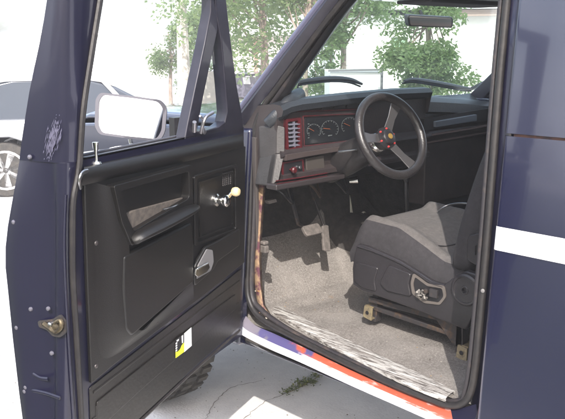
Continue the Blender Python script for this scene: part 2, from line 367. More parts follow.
# --- passenger side
mb = MB(); mb.prism([(bxr(.36), -2.75, .36), (bxr(.36), .30, .36), (bxr(1.28), .30, 1.28), (bxr(1.28), -2.75, 1.28)], (-.07, 0, 0)); ps = P('passenger_side', mb, PAINT, bevel=.01)
mb = MB(); mb.prism([(bxr(.5)-.075, -1.05, .5), (bxr(.5)-.075, .02, .5), (bxr(1.25)-.075, .02, 1.25), (bxr(1.25)-.075, -1.05, 1.25)], (-.02, 0, 0)); P('door_trim', mb, VINYL, ps, bevel=.01)
mb = MB(); mb.prism([(bxr(1.28), -1.05, 1.28), (bxr(1.28), -2.75, 1.28), (bxr(1.8), -2.75, 1.8), (bxr(1.8), -1.05, 1.8)], (-.06, 0, 0)); P('hard_top_wall', mb, PAINT, ps)

# --- A pillars, windscreen frame
APB = onb(250, 118, .03); APT = onb(352, -3, .03)
adir = (APT-APB).normalized()
# driver A pillar as a lofted section: outer painted face, dark gutter, inner brown seal comes later
def ap_line(pxs, dx): return [onb(x, y, dx) for x, y in pxs]
L0 = [(229, 119), (254, 86), (277, 55), (300, 25), (319, 0), (331, -15)]       # outer (windscreen side) edge
L1 = [(a_+6, b_+3) for a_, b_ in L0]; L2 = [(a_+12, b_+5) for a_, b_ in L0]; L3 = [(a_+16, b_+6) for a_, b_ in L0]
rows = []
for a, b, c, d in zip(L0, L1, L2, L3):
    rows.append([onb(*a, .10), onb(*a, .0), onb(a[0]+2, a[1]+2, -.012), onb(*b, -.014), onb(*c, .006), onb(*d, .02), onb(*d, .10)])
mb = MB(); mb.grid(rows, closed=True, caps=True); P('windscreen_pillar', mb, FRAME, angle=50)
mb = MB(); c = spl([onb(a[0]+1.5, a[1]+1, -.013) for a in L0], 4)
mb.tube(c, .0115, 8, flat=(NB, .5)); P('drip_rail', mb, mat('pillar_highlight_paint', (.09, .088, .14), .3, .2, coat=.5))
# passenger A pillar and header
pb = V((bxr(1.28)-.03, .05, 1.26)); pt_ = V((bxr(1.72)-.03, -.50, 1.74))
mb = MB(); mb.bar(pb, pt_, (.07, 0, 0), (0, .06, .05)); P('windscreen_pillar', mb, FRAME, bevel=.012)
mb = MB(); mb.bar((bx_(1.72)+.02, -.49, 1.735), (bxr(1.72)-.02, -.49, 1.735), (0, .09, 0), (0, 0, .05)); P('header_rail', mb, mat('header_dark', (.045, .045, .06), .6), bevel=.012)
# B pillar passenger
mb = MB(); mb.bar((bxr(1.28)-.03, -1.05, 1.26), (bxr(1.74)-.03, -1.02, 1.75), (.06, 0, 0), (0, .09, 0)); P('passenger_pillar', mb, FRAME, bevel=.01)
# windscreen glass
wsb = [(bx_(1.30)+.06, .06, 1.30), (bxr(1.30)-.06, .06, 1.30)]; wst = [(bxr(1.72)-.05, -.465, 1.72), (bx_(1.72)+.05, -.465, 1.72)]
mb = MB(); mb.prism([V(wsb[0]), V(wsb[1]), V(wst[0]), V(wst[1])], (0, .004, .004)); wsg = P('windscreen', mb, WSGLASS)
# wipers
for pts in ([(299, 85), (303, 82), (330, 79), (350, 80), (362, 84)], [(404, 81), (415, 80), (440, 84), (462, 88), (472, 89)], [(470, 89), (480, 85), (490, 80), (497, 75)]):
    mb = MB(); c = spl([ony(x, y, .14) for x, y in pts], 5); mb.tube(c, [.006+.008*math.sin(math.pi*i/(len(c)-1)) for i in range(len(c))], 8)
    mb.tube([p+V((0, .01, -.012)) for p in c], .0045, 6); P('wiper', mb, BLACK)

# --- fender, bonnet, front
def arch(cy, cz, r, a0, a1, n=14): return [(cy+r*math.cos(math.radians(a0+(a1-a0)*i/n)), cz+r*math.sin(math.radians(a0+(a1-a0)*i/n))) for i in range(n+1)]
WY = .95; WZ = GZ+.41
prof = [(.03, .345), (.03, 1.235), (.30, 1.225), (1.0, 1.20), (1.50, 1.16), (1.56, 1.10), (1.58, .50), (1.52, .40)]+[p for p in arch(WY, WZ, .46, 12, 168)]+[(.48, .345)]
mb = MB(); A = [V((bx_(z), y, z)) for y, z in prof]; mb.prism(A, (.05, 0, 0)); P('front_fender', mb, PAINT, bevel=.018, seg=3)
A = [V((bxr(z)-.05, y, z)) for y, z in prof]
mb = MB(); mb.prism(A, (.05, 0, 0)); P('front_fender', mb, PAINT, bevel=.018)
mb = MB(); rows = []
for y, z in ((.10, 1.26), (.3, 1.262), (.9, 1.25), (1.35, 1.225), (1.50, 1.19), (1.56, 1.12)):
    rows.append([V((bx_(z)+.045, y, z-.03)), V((bx_(z)+.07, y, z-.006))]+[V((x, y, z+.012*math.sin(math.pi*(x-.1)/1.6))) for x in (.2, .5, .9, 1.3, 1.6)]+[V((bxr(z)-.07, y, z-.006)), V((bxr(z)-.045, y, z-.03))])
mb.grid(rows); P('bonnet', mb, PAINT, solid=.01)
mb = MB(); mb.box((.12, 1.50, .5), (1.68, 1.56, 1.15)); P('grille', mb, BLACK, bevel=.02)
mb = MB(); mb.box((.02, 1.60, .36), (1.78, 1.72, .52)); P('front_bumper', mb, CHROME, bevel=.03)
mb = MB(); mb.box((.10, .08, 1.20), (1.70, .16, 1.285)); P('cowl', mb, BLACK, bevel=.01)
UNDER = mat('bounce_underbody', (.30, .27, .24), .85, 0, (.20, .18, .16), 6)  # underbody colour lightened to bounce light onto the concrete beneath
mb = MB(); mb.box((.55, .7, .5), (1.25, 1.45, .9)); P('engine', mb, UNDER, bevel=.05)
# inner fender apron
mb = MB(); mb.box((.48, .44, .45), (.50, 1.5, 1.15)); P('inner_fender', mb, UNDER)

# --- frame rails & floor
mb = MB(); mb.box((.42, -2.7, .16), (.50, 1.5, .28)); P('frame_rail', mb, DARKMET, bevel=.01)
mb = MB(); mb.box((1.30, -2.7, .16), (1.38, 1.5, .28)); P('frame_rail', mb, UNDER, bevel=.01)
mb = MB(); mb.cyl((.2, WY, WZ), (1.6, WY, WZ), .045); P('front_axle', mb, DARKMET)
mb = MB(); mb.cyl((.2, -1.75, WZ), (1.6, -1.75, WZ), .05); P('rear_axle', mb, DARKMET)

def wheel(x0, y):
    mb = MB(); s = 1 if x0 < .9 else -1; R = .41
    prof = [(R*.58, 0), (R*.80, -.008), (R*.93, .0), (R*.985, .02), (R, .05), (R, .21), (R*.985, .24), (R*.93, .262), (R*.6, .262)]
    mb.lathe((x0, y, WZ), (s, 0, 0), prof, 40)
    for k in range(40):
        a = 2*math.pi*k/40; u = V((0, math.cos(a), math.sin(a))); tt = V((0, -math.sin(a), math.cos(a)))
        for xx, off in ((.015, 0), (.10, .5), (.185, 0)):
            uu = V((0, math.cos(a+off*2*math.pi/40), math.sin(a+off*2*math.pi/40))); t2 = V((0, -uu.z, uu.y))
            c = V((x0, y, WZ))+uu*(R+.004)+V((s*(xx+.03), 0, 0)); mb.bar(c-uu*.012, c+uu*.010, (.055, 0, 0), t2*.036)
        c = V((x0, y, WZ))+u*(R*.95)+V((s*.006, 0, 0)); mb.bar(c-u*.02, c+u*.022, (.03, 0, 0), tt*.03)
    wt = P('wheel', mb, TYRE, angle=30)
    mb = MB(); mb.lathe((x0+s*.03, y, WZ), (s, 0, 0), [(.05, -.02), (.08, .0), (.13, .03), (.19, .03), (.215, -.03), (.225, -.03), (.225, .18), (.1, .18)], 32); P('rim', mb, SILVER, wt)
wheel(.03, WY); wheel(.03, -1.75); wheel(1.77, WY); wheel(1.77, -1.75)

# --- floor, toe board, tunnel, firewall
def floor_z(x, y):
    z = .435
    if y > .02: z += .02*min(1, (y-.02)/.05)
    if y > .10: z += (y-.10)*.95 if y < .40 else .285+(y-.40)*2.6
    h = math.exp(-((x-.98)/.20)**4)*(.16+.12*max(0, min(1, (y+.5)/.8)))
    return max(z, .435+h) if y < .3 else z+h*.5
mb = MB(); rows = []
for j in range(161):
    y = -2.70+(3.22)*j/160; r = []
    for i in range(91):
        x = .055+(1.70-.055)*i/90; z = floor_z(x, y)+.004*math.sin(x*17+y*9)*math.sin(y*13-x*5)
        if x < .10: z += .0
        r.append(V((x, y, z)))
    rows.append(r)
mb.grid(rows)
for k, f_ in enumerate(mb.f):
    x = sum(mb.v[i][0] for i in f_)/4; y = sum(mb.v[i][1] for i in f_)/4; j_ = 0
    mb.m[k] = 1 if (y > .335 or (x > .80 and y > -.75)) else 0  # toe board and tunnel faces darker, footwell shade put into their colour
t = CARPET2.node_tree; tc = t.nodes.new('ShaderNodeTexCoord'); n = t.nodes.new('ShaderNodeTexNoise'); n.inputs['Scale'].default_value = 260; n.inputs['Detail'].default_value = 6
t.links.new(tc.outputs['Object'], n.inputs['Vector']); bp = t.nodes.new('ShaderNodeBump'); bp.inputs['Strength'].default_value = 1.0; bp.inputs['Distance'].default_value = .004
t.links.new(n.outputs['Fac'], bp.inputs['Height']); t.links.new(bp.outputs[0], t.nodes['Principled BSDF'].inputs['Normal'])
P('carpet', mb, [CARPET2, mat('shaded_footwell', (.036, .032, .030), .9, 0, (.060, .053, .048), 30, .8, 120)], angle=80)
mb = MB(); mb.box((.04, -2.7, .36), (1.76, .42, .40)); P('floor_pan', mb, UNDER)
mb = MB(); mb.box((.05, .50, .5), (1.75, .54, 1.25)); P('firewall', mb, BLACK)
# kick panel
mb = MB(); mb.box((.085, .01, .45), (.10, .5, 1.20)); P('kick_panel', mb, mat('kick_dark', (.05, .042, .04), .7), bevel=.003)

# --- rocker & sill
sillA = [(246, 316), (255, 325), (275, 334), (300, 345.5), (350, 369.5), (400, 391.5), (436, 405), (455, 409), (476, 404)]      # foot of the seal
sillB = [(238.5, 329), (246, 334), (270, 346), (300, 359), (350, 382), (400, 404), (436, 420), (460, 430), (484, 440)]       # outer edge
sillC = [(a, b+3.2) for a, b in sillB]; sillD = [(a, b+8) for a, b in sillB]
pa = [onb(x, y, .035) for x, y in sillA]; pb_ = [onb(x, y, -.004) for x, y in sillB]; pc = [onb(x, y, -.006) for x, y in sillC]
pa, pb_, pc = spl(pa, 4), spl(pb_, 4), spl(pc, 4); K = len(pa)
mb = MB(); L_ = lambda t: [a.lerp(b, t) for a, b in zip(pa, pb_)]
cut = 28
mb.mi = 0; mb.grid([L_(0)[:cut], L_(.52)[:cut]])
mb.mi = 1; mb.grid([L_(.52)[:cut], L_(.70)[:cut]])
mb.mi = 2; mb.grid([L_(.70)[:cut], pb_[:cut]]); mb.grid([pb_[:cut], pc[:cut], [p+V((.05, 0, .002)) for p in pc[:cut]]])
mb.mi = 3; mb.grid([pa[cut-1:], pb_[cut-1:], pc[cut-1:]])
P('door_sill', mb, [SILLRED, SILLMIX, SILLWHITE, JAMB], angle=70)
mb = MB(); mb.mi = 0
mb.grid([[V((.010, y, .362)) for y in (.05, -1.08, -2.7)], [V((.07, y, .345)) for y in (.05, -1.08, -2.7)], [V((.12, y, .340)) for y in (.05, -1.08, -2.7)], [V((.14, y, .40)) for y in (.05, -1.08, -2.7)]])
P('rocker', mb, PAINT, angle=70, solid=.004)
# sill inner box (fills from sill to carpet)
mb = MB(); mb.box((.045, -1.10, .36), (.075, .05, .432)); P('sill_box', mb, SEAL, bevel=.004)
# seal loop round the opening
loop = [(358, -19), (343, 0), (323, 25), (301, 55), (278, 86), (261, 111), (254.5, 132), (251.5, 160), (250, 210), (248, 255), (247, 285), (249, 300), (255, 312), (268, 323), (300, 340), (350, 364.5), (400, 387), (430, 399), (448, 405), (461, 404), (470, 394), (475, 370), (480, 320), (487, 240), (494, 150), (500, 75), (507, 0), (510, -30)]
c = spl([onb(x, y, .028) for x, y in loop], 5)
mb = MB(); mb.tube(c, .0118, 10, flat=(NB, .95)); sl = P('door_seal', mb, SEAL, angle=80)
mb = MB(); tl = [(362, -14), (351, 0), (331, 25), (310, 55), (288, 86), (271, 111), (262, 132)]
mb.grid([[onb(x-7, y, .05) for x, y in tl], [onb(x-2, y, .045) for x, y in tl], [onb(x+5, y, .07) for x, y in tl], [onb(x+7, y, .10) for x, y in tl]]); P('pillar_trim', mb, BLACK, angle=70, solid=.003)
mb = MB(); c2 = spl([onb(x, y, .046) for x, y in [(a[0]+4.5*(1 if a[0] < 300 and a[1] < 330 else 0)-5*(a[0] > 466), a[1]-4*(250 < a[0] < 462 and a[1] > 300)+3*(a[1] < 130 and a[0] < 390)) for a in loop]], 5)
mb.tube(c2, .010, 8, flat=(NB, 1.4)); P('pinch_flange', mb, mat('flange_dark', (.022, .019, .022), .55, 0, (.06, .045, .038), 20, .2, lo=.5, hi=.7), sl, angle=80)
# B pillar jamb: painted recess between seal and quarter panel
jb = [(470, 420), (478, 405), (483, 350), (487, 300), (493, 220), (499, 137), (506, 50), (511, -10)]
mb = MB(); mb.grid([[onb(x-6, y, .05) for x, y in jb], [onb(x, y, .045) for x, y in jb], [onb(x+5, y, .02) for x, y in jb], [onb(x+16, y, .03) for x, y in jb]]); P('latch_pillar', mb, JAMB, angle=70, solid=.003)
mb = MB(); mb.mi = 0
mb.lathe(onb(483, 290, .02), (-1, -.5, 0), [(.003, -.03), (.003, .004), (.006, .005), (.006, .009), (.002, .010)], 14); P('striker_pin', mb, mat('striker_dull', (.22, .21, .21), .4, .6))
# front hinge jamb: painted strip between seal and door, and rusty flange just inside
hj = [(238, 334), (241, 300), (243, 250), (244, 200), (245, 160), (246, 132)]
mb = MB(); mb.grid([[onb(x-6, y, .035) for x, y in hj], [onb(x, y, .03) for x, y in hj], [onb(x+7, y, .045) for x, y in hj]]); P('hinge_pillar', mb, JAMB, angle=70, solid=.003)
rf = [(258, 138, 262), (257, 160, 264), (256, 190, 263), (255, 215, 261), (254.5, 240, 259.5), (254.5, 260, 259), (255, 285, 260), (258, 305, 263), (266, 317, 270)]
mb = MB(); mb.grid([[onb(a, y, .055) for a, y, b in rf], [onb(b, y, .062) for a, y, b in rf], [onb(b+2, y, .09) for a, y, b in rf]]); P('rusty_flange', mb, RUST, angle=70, solid=.003)
# wire clip on the kick panel by the jamb
mb = MB(); p = onx(264, 246, .115); mb.box(p+V((-.012, -.02, -.028)), p+V((.012, .02, .004))); mb.box(p+V((-.012, -.014, .006)), p+V((.016, .014, .022))); P('kick_clip', mb, PEDALR, bevel=.006)
# scuff plate
sc1 = [(277, 304.5), (310, 321), (350, 341), (397, 363), (430, 378), (455, 391)]; sc2 = [(272, 312), (303, 329), (340, 351.5), (382, 371), (415, 386), (446, 398)]
n1 = spl([onz(x, y, .452) for x, y in sc1], 8); n2 = spl([onz(x, y, .449) for x, y in sc2], 8)
mb = MB(); mb.grid([[p+V((0, 0, -.012)) for p in n1], n1, [a.lerp(b, .3)+V((0, 0, .003)) for a, b in zip(n1, n2)], [a.lerp(b, .7)+V((0, 0, .003)) for a, b in zip(n1, n2)], n2, [p+V((0, 0, -.014)) for p in n2]]); P('scuff_plate', mb, SCUFF, angle=70)

# ================================================================== DASHBOARD
def dprof(x):
    if x < 1.045:
        zl = lerp([(.10, 1.335), (.16, 1.352), (.5, 1.362), (.8, 1.366), (1.045, 1.362)], x)
        return [(.11, 1.300), (.06, 1.318), (-.02, zl-.008), (-.085, zl), (-.125, zl-.004), (-.140, zl-.022), (-.132, zl-.045), (-.105, zl-.052), (-.100, 1.165), (-.118, 1.158), (-.140, 1.150), (-.142, 1.138), (-.115, 1.125), (-.110, 1.075), (-.138, 1.062), (-.138, 1.045), (-.08, 1.03), (.06, 1.03)]
    zl = lerp([(1.045, 1.325), (1.3, 1.305), (1.6, 1.272), (1.72, 1.26)], x)
    return [(.11, 1.285), (.06, 1.30), (-.0, zl), (-.05, zl-.003), (-.09, zl-.010), (-.115, zl-.03), (-.118, zl-.075), (-.090, zl-.085), (-.085, 1.165), (-.090, 1.162), (-.108, 1.155), (-.112, 1.140), (-.100, 1.130), (-.095, 1.12), (-.095, 1.10), (-.09, 1.08), (-.05, 1.05), (.06, 1.03)]
xs = [.095, .11, .14, .2, .3, .4, .5, .6, .7, .8, .9, .98, 1.01, 1.03, 1.0449, 1.0451, 1.06, 1.2, 1.35, 1.5, 1.6, 1.68, 1.70]
rows = [[V((x, y, z)) for y, z in dprof(x)] for x in xs]
mb = MB(); n = len(rows[0])
mb.grid(rows, closed=True, caps=True)
for k in range(len(mb.f)):
    zc = sum(mb.v[i][2] for i in mb.f[k])/len(mb.f[k]); yc = sum(mb.v[i][1] for i in mb.f[k])/len(mb.f[k]); xc = sum(mb.v[i][0] for i in mb.f[k])/len(mb.f[k])
    mb.m[k] = 0 if (zc > 1.30 or (xc > 1.045 and zc > 1.19)) else 1
dash = P('dashboard', mb, [DASHPAD, DASHFACE], angle=35)
def dpl(pts, y, th=.008, r=0.0): 
    q = [ony(a, b, y) for a, b in pts]; q = rnd(q, r) if r else q
    m_ = MB(); m_.prism(q, (0, th, 0)); return m_
YF = -.104
# row of warning-light slots under the pad lip, red pin line under them
mb = MB()
for k in range(6):
    a = 297+k*12.6; yy = 104.2-k*.35
    q = [ony(a, yy, YF-.014), ony(a+10.5, yy-.3, YF-.014), ony(a+10.5, yy+5.2, YF-.014), ony(a, yy+5.6, YF-.014)]; mb.prism(q, (0, .02, 0))
P('indicator_row', mb, BLACK, dash, bevel=.002)
def redline(pts, y=YF-.006, r=.0022, m=RED, name='red_pinstripe'):
    m_ = MB(); m_.tube([ony(a, b, y) for a, b in pts], r, 6); P(name, m_, m, dash)
redline([(296, 111.6), (330, 110.6), (372, 108.8)])
redline([(303, 116.3), (330, 115.0), (362, 113.8)])
redline([(304, 146.2), (322, 144.2), (345, 141.5), (362, 139.6)], r=.0022)
redline([(303, 116.5), (303.6, 131), (304.4, 146)], r=.0022)
# gauge cluster
mb = dpl([(305, 118), (363, 115), (363, 138.5), (305.5, 144.5)], YF-.001, .01, .006); gc = P('gauge_cluster', mb, BLACK, dash)
for (cx, cy, rr) in ((314, 131, 7), (330, 129, 8.5), (350, 126, 8.5)):
    mb = MB(); ring_ = [ony(cx+rr*math.sin(math.radians(-130+k*13)), cy-rr*math.cos(math.radians(-130+k*13)), YF-.0035) for k in range(21)]
    mb.tube(ring_, .0006, 5)
    for k in range(14):
        a = math.radians(-130+k*20); p0 = ony(cx+rr*math.sin(a), cy-rr*math.cos(a), YF-.0035); p1 = ony(cx+rr*.84*math.sin(a), cy-rr*.84*math.cos(a), YF-.0035); mb.tube([p0, p1], .0009, 5)
    P('dial', mb, GAUGEW, dash)
    a = math.radians(-95+cx % 40); mb = MB(); mb.tube([ony(cx, cy, YF-.005), ony(cx+rr*.75*math.sin(a), cy-rr*.75*math.cos(a), YF-.005)], .0013, 5); P('needle', mb, mat('needle_orange', (.35, .09, .03), .4), dash)
for k in range(4):
    mb = MB(); p = ony(308.5, 124+k*4.6, YF-.004); mb.box(p-V((.004, .002, .0015)), p+V((.004, .0, .0015))); P('warning_lamp', mb, GAUGEW, dash)
mb = MB(); p = ony(330, 135.5, YF-.004); mb.box(p-V((.011, .002, .002)), p+V((.011, 0, .002))); P('odometer', mb, GAUGEW, dash)
mb = dpl([(305.5, 118.5), (362.5, 115.5), (362.5, 138), (306, 144)], YF-.009, .001, .006); P('cluster_lens', mb, GLASS, dash)
# side air vent with red surround and blades
A = rnd([ony(a, b, YF-.012) for a, b in [(285.5, 119.5), (301.5, 117.5), (302.5, 147.5), (286.5, 152.5)]], .006)
B = rnd([ony(a, b, YF-.012) for a, b in [(287.8, 122), (298.2, 120.6), (299, 145.5), (288.8, 149.2)]], .004)
mb = MB(); mb.ring(A, B, (0, .02, 0)); av = P('air_vent', mb, RED, dash)
mb = MB()
for k in range(6):
    y = 124.5+k*4.2; mb.bar(ony(288, y, YF-.006), ony(298.8, y-1.0, YF-.006), (0, .014, .004), (0, 0, .003))
mb.bar(ony(293.4, 121.6, YF-.008), ony(294.2, 147.2, YF-.008), (.004, 0, 0), (0, .012, 0)); P('vent_blade', mb, mat('vent_grey', (.12, .12, .15), .4), dash)
mb = dpl([(288, 122), (298.4, 120.8), (299, 145.5), (288.8, 149)], YF+.0, .003); P('vent_cavity', mb, BLACK, dash)
# left end cap of dash, facetted grey
def q3(*p): return [V(a) for a in p]
mb = MB()
e = [ony(267, 127, -.06), ony(277, 125, -.10), ony(285, 127, -.128), ony(285, 153, -.128), ony(276.5, 154, -.115), ony(268, 158, -.07)]
mb.prism([e[0], e[1], e[4], e[5]], (0, .05, 0)); mb.prism([e[1], e[2], e[3], e[4]], (0, .03, 0)); 
f_ = [ony(268, 158, -.07), ony(276.5, 154, -.115), ony(285, 153, -.128), ony(279, 180, -.142), ony(271, 186, -.11), ony(263, 186, -.04)]
mb.prism([f_[0], f_[1], f_[4], f_[5]], (0, .05, 0)); mb.prism([f_[1], f_[2], f_[3], f_[4]], (0, .03, 0))
P('dash_end_cap', mb, DASHGREY, dash, bevel=.004)
# rounded pad corner at the pillar
mb = MB(); c = spl([ony(268, 124, -.06), ony(276, 117, -.085), ony(285, 108, -.10), ony(292, 100, -.09), ony(300, 95, -.05)], 5)
mb.tube(c, [.026+.006*math.sin(math.pi*i/(len(c)-1)*.8) for i in range(len(c))], 14, flat=((0, 1, 0), .8)); P('dash_pad_corner', mb, DASHPAD, dash)
# lit ledge under the cluster
mb = dpl([(286, 155), (305, 152), (335, 147.5), (362, 144), (362, 147.5), (335, 152), (305, 157), (286, 161)], -.146, .03, .002); P('dash_ledge', mb, mat('ledge_brown', (.045, .034, .033), .45), dash, bevel=.003)
# headlight switch plate + red knob + pocket
mb = dpl([(283.5, 163.5), (302.5, 160.5), (303.5, 173), (283.5, 176.5)], -.128, .012, .004); sp = P('switch_plate', mb, BLACK, dash)
mb = MB(); mb.lathe(ony(290, 169.5, -.130), (0, -1, 0), [(.004, 0), (.004, .014), (.012, .016), (.013, .026), (.009, .030)], 18); P('light_knob', mb, RED, dash)
mb = MB(); mb.lathe(ony(299, 167.3, -.130), (0, -1, 0), [(.006, 0), (.007, .008), (.004, .010)], 14); P('small_knob', mb, SILVER, dash)
mb = MB(); mb.ring([ony(*a, -.130) for a in [(282.5, 162.6), (303.4, 159.2), (304.5, 173.6), (282.5, 177.6)]], [ony(*a, -.130) for a in [(283.8, 163.7), (302.4, 160.6), (303.3, 172.8), (283.8, 176.3)]], (0, .006, 0)); P('switch_frame', mb, RED, dash)
mb = dpl([(306, 158.5), (324, 155), (325, 169), (307, 172.5)], -.126, .01, .006); P('coin_pocket', mb, mat('pocket_grey', (.045, .038, .034), .6), dash, bevel=.003)
mb = MB(); mb.tube([ony(276, 181, -.150), ony(300, 177.6, -.150), ony(327, 173, -.150)], .0028, 6); mb.tube([ony(277, 184, -.150), ony(300, 180.6, -.150), ony(327, 176, -.150)], .002, 6); P('lower_pinstripe', mb, RED, dash)
mb = MB(); mb.bar(ony(271, 187, -.13), ony(340, 175.5, -.13), (0, .06, 0), (0, 0, .022)); P('lower_bolster', mb, mat('bolster', (.024, .019, .020), .5), dash, bevel=.006)
# passenger side: glove-box recess, grab handle
mb = dpl([(424, 119), (492, 108), (492, 119.5), (424, 131)], -.128, .02, .004); P('glove_recess', mb, BLACK, dash)
mb = dpl([(436, 121.5), (477, 114.5), (477, 121), (436, 127.5)], -.142, .02, .004); P('grab_handle', mb, mat('handle_grey', (.11, .125, .15), .4), dash, bevel=.004)
mb = MB(); mb.bar(ony(424, 136, -.13), ony(494, 124.5, -.13), (0, .02, 0), (0, 0, .006)); mb.bar(ony(424, 143, -.12), ony(494, 131, -.12), (0, .02, 0), (0, 0, .005)); P('trim_rail', mb, mat('rail_brown', (.14, .10, .095), .35), dash)
mb = MB(); mb.box((1.06, -.10, .80), (1.70, .0, 1.10)); P('glove_box', mb, DASHFACE, dash, bevel=.01)
mb = MB(); mb.box((.52, -.02, .98), (1.05, .12, 1.06)); P('under_dash', mb, BLACK, dash, bevel=.01)

# ================================================================== STEERING
WC = V((.425, -.40, 1.212)); WN = V((.06, -.86, .50)).normalized()     # facing the driver
WN = V((-.10, -.90, .42)).normalized()
wr = WN.cross(V((0, 0, 1))).normalized(); wu = wr.cross(WN).normalized()
if wr.x < 0: wr = -wr
if wu.z < 0: wu = -wu
def WP(r, a, h=0): return WC+(wr*math.cos(a)+wu*math.sin(a))*r+WN*h
mb = MB(); R = .160
mb.tube([WP(R, 2*math.pi*k/64) for k in range(64)], .0175, 14, closed=True)
sw = P('steering_wheel', mb, mat('wheel_leather', (.018, .016, .017), .30, 0, (.026, .023, .023), 20, .3, 200))
for a in (58, -62, 178):
    a = math.radians(a); mb = MB(); sdv = V(WP(1, a+math.pi/2)-WC)
    q1 = [WP(.03, a, -.030)-sdv*.020, WP(.03, a, -.030)+sdv*.020]; q2 = [WP(.09, a, -.018)-sdv*.017, WP(.09, a, -.018)+sdv*.017]; q4 = [WP(.150, a, -.002)-sdv*.025, WP(.150, a, -.002)+sdv*.025]
    lo_ = [q1, q2, q4]; rows = [[x[0], x[1]] for x in lo_]
    vs = []; 
    for x in lo_: vs.append([x[0], x[1], x[1]-WN*.005, x[0]-WN*.005])
    mb.grid(vs, closed=True, caps=True); P('spoke', mb, mat('spoke_metal', (.10, .096, .10), .34, .6), sw, bevel=.0015)
mb = MB(); mb.mi = 0; mb.lathe(WP(0, 0, -.09), WN, [(.034, 0), (.037, .03), (.045, .052), (.045, .062), (.030, .066), (.028, .078), (.022, .082)], 32)
mb.mi = 1
for k in range(6):
    a = 2*math.pi*k/6+.3; mb.lathe(WP(.0375, a, -.028), WN, [(.0042, 0), (.0042, .005), (.003, .007)], 10)
mb.mi = 2; mb.lathe(WP(0, 0, -.010), WN, [(.011, 0), (.011, .004), (.008, .005)], 20)
P('hub', mb, [BLACK, mat('red_anodised', (.42, .04, .04), .35), EMB], sw)
mb = MB(); c0 = WP(0, 0, -.085); mb.lathe(c0, WN, [(.036, -.012), (.040, 0), (.040, .01), (.034, .02)], 28); P('hub_collar', mb, CHROME, sw)
# column
cend = c0-WN*.33
mb = MB(); mb.tube([c0-WN*.005, c0-WN*.06, c0-WN*.12, c0-WN*.20, cend], [.038, .053, .064, .068, .064], 18)
scol = P('steering_column', mb, mat('column_black', (.018, .016, .017), .4, 0, (.026, .023, .023), 20, .2, 200))
mb = MB(); pq = c0-WN*.07; mb.tube([pq-wr*.03, pq-wr*.09+V((0, -.005, 0)), pq-wr*.16+V((0, -.01, .0))], [.004, .0035, .005], 8); P('indicator_stalk', mb, SILVER, scol)
mb = MB(); pq = c0-WN*.16; mb.lathe(pq-wr*.052-wu*.01, -wr, [(.02, 0), (.02, .006), (.012, .008)], 16); P('tilt_boss', mb, DARKMET, scol)
mb = MB(); q0 = V((.50, -.12, .99)); mb.tube([q0, q0+V((.02, -.03, .005))], [.008, .012], 12); P('brake_release', mb, CHROME)
# shift lever knobs right of the column
mb = MB(); lb = onx(428, 235, .98); 
mb.tube([V((.86, -.20, .62)), V((.80, -.20, .82)), V((.77, -.21, .965))], [.010, .009, .008], 10); mb.lathe(V((.77, -.21, .965)), (-.1, -.2, 1), [(.008, 0), (.014, .01), (.018, .022), (.014, .036), (.005, .04)], 16); P('shift_lever', mb, [mat('knob_grey', (.016, .016, .018), .35)])
# pedals
mb = MB(); bp = onx(311, 231, .43)
n_ = V((0, -.75, .66)); u_ = V((1, 0, 0)); v_ = n_.cross(u_).normalized(); n_.normalize()
def slab(mb, c, hw, hh, th, r=.008, taper=1.0):
    q = rnd([c-u_*hw*taper-v_*hh, c+u_*hw*taper-v_*hh, c+u_*hw+v_*hh, c-u_*hw+v_*hh], r); mb.prism(q, n_*th)
slab(mb, bp, .052, .026, .016, .016); P('brake_pedal', mb, PEDALR, bevel=.004)
mb = MB(); mb.tube([bp-n_*.005, bp+V((-.01, .07, .02)), bp+V((-.03, .12, .20)), bp+V((-.04, .10, .34))], .010, 8); P('pedal_arm', mb, DARKMET)
ap = onx(326.5, 237, .535)
mb = MB(); u0 = u_; v2 = V((.25, .35, .9)).normalized(); u2 = V((1, -.15, -.2)).normalized(); nn = V((0, -1, .2))
q = rnd([ap-u2*.020-v2*.065, ap+u2*.020-v2*.065, ap+u2*.018+v2*.055, ap-u2*.018+v2*.055], .006); mb.prism(q, V((0, .014, 0)))
P('accelerator_pedal', mb, PEDALR, bevel=.003)
mb = MB(); mb.tube([ap+V((.0, .02, .05)), ap+V((.02, .10, .16)), ap+V((.03, .16, .32))], .006, 8); P('accelerator_rod', mb, DARKMET)
# hood release cable & wiring under dash
random.seed(11)
for k in range(3):
    mb = MB(); x = .20+.17*k; mb.tube(spl([V((x, .10, 1.02)), V((x+.05, .02, .93+.03*random.random())), V((x+.13, .05, .90)), V((x+.18, .14, 1.0))], 5), .004+.003*random.random(), 6); P('wiring_loom', mb, [BLACK, mat('wire_brown', (.05, .03, .02), .6)][k % 2])
mb = MB(); mb.prism(rnd([ony(268, 201, .0), ony(276, 199, .0), ony(277, 202, .0), ony(269, 204, .0)], .002), (0, .02, 0)); P('bonnet_release', mb, PEDALR)

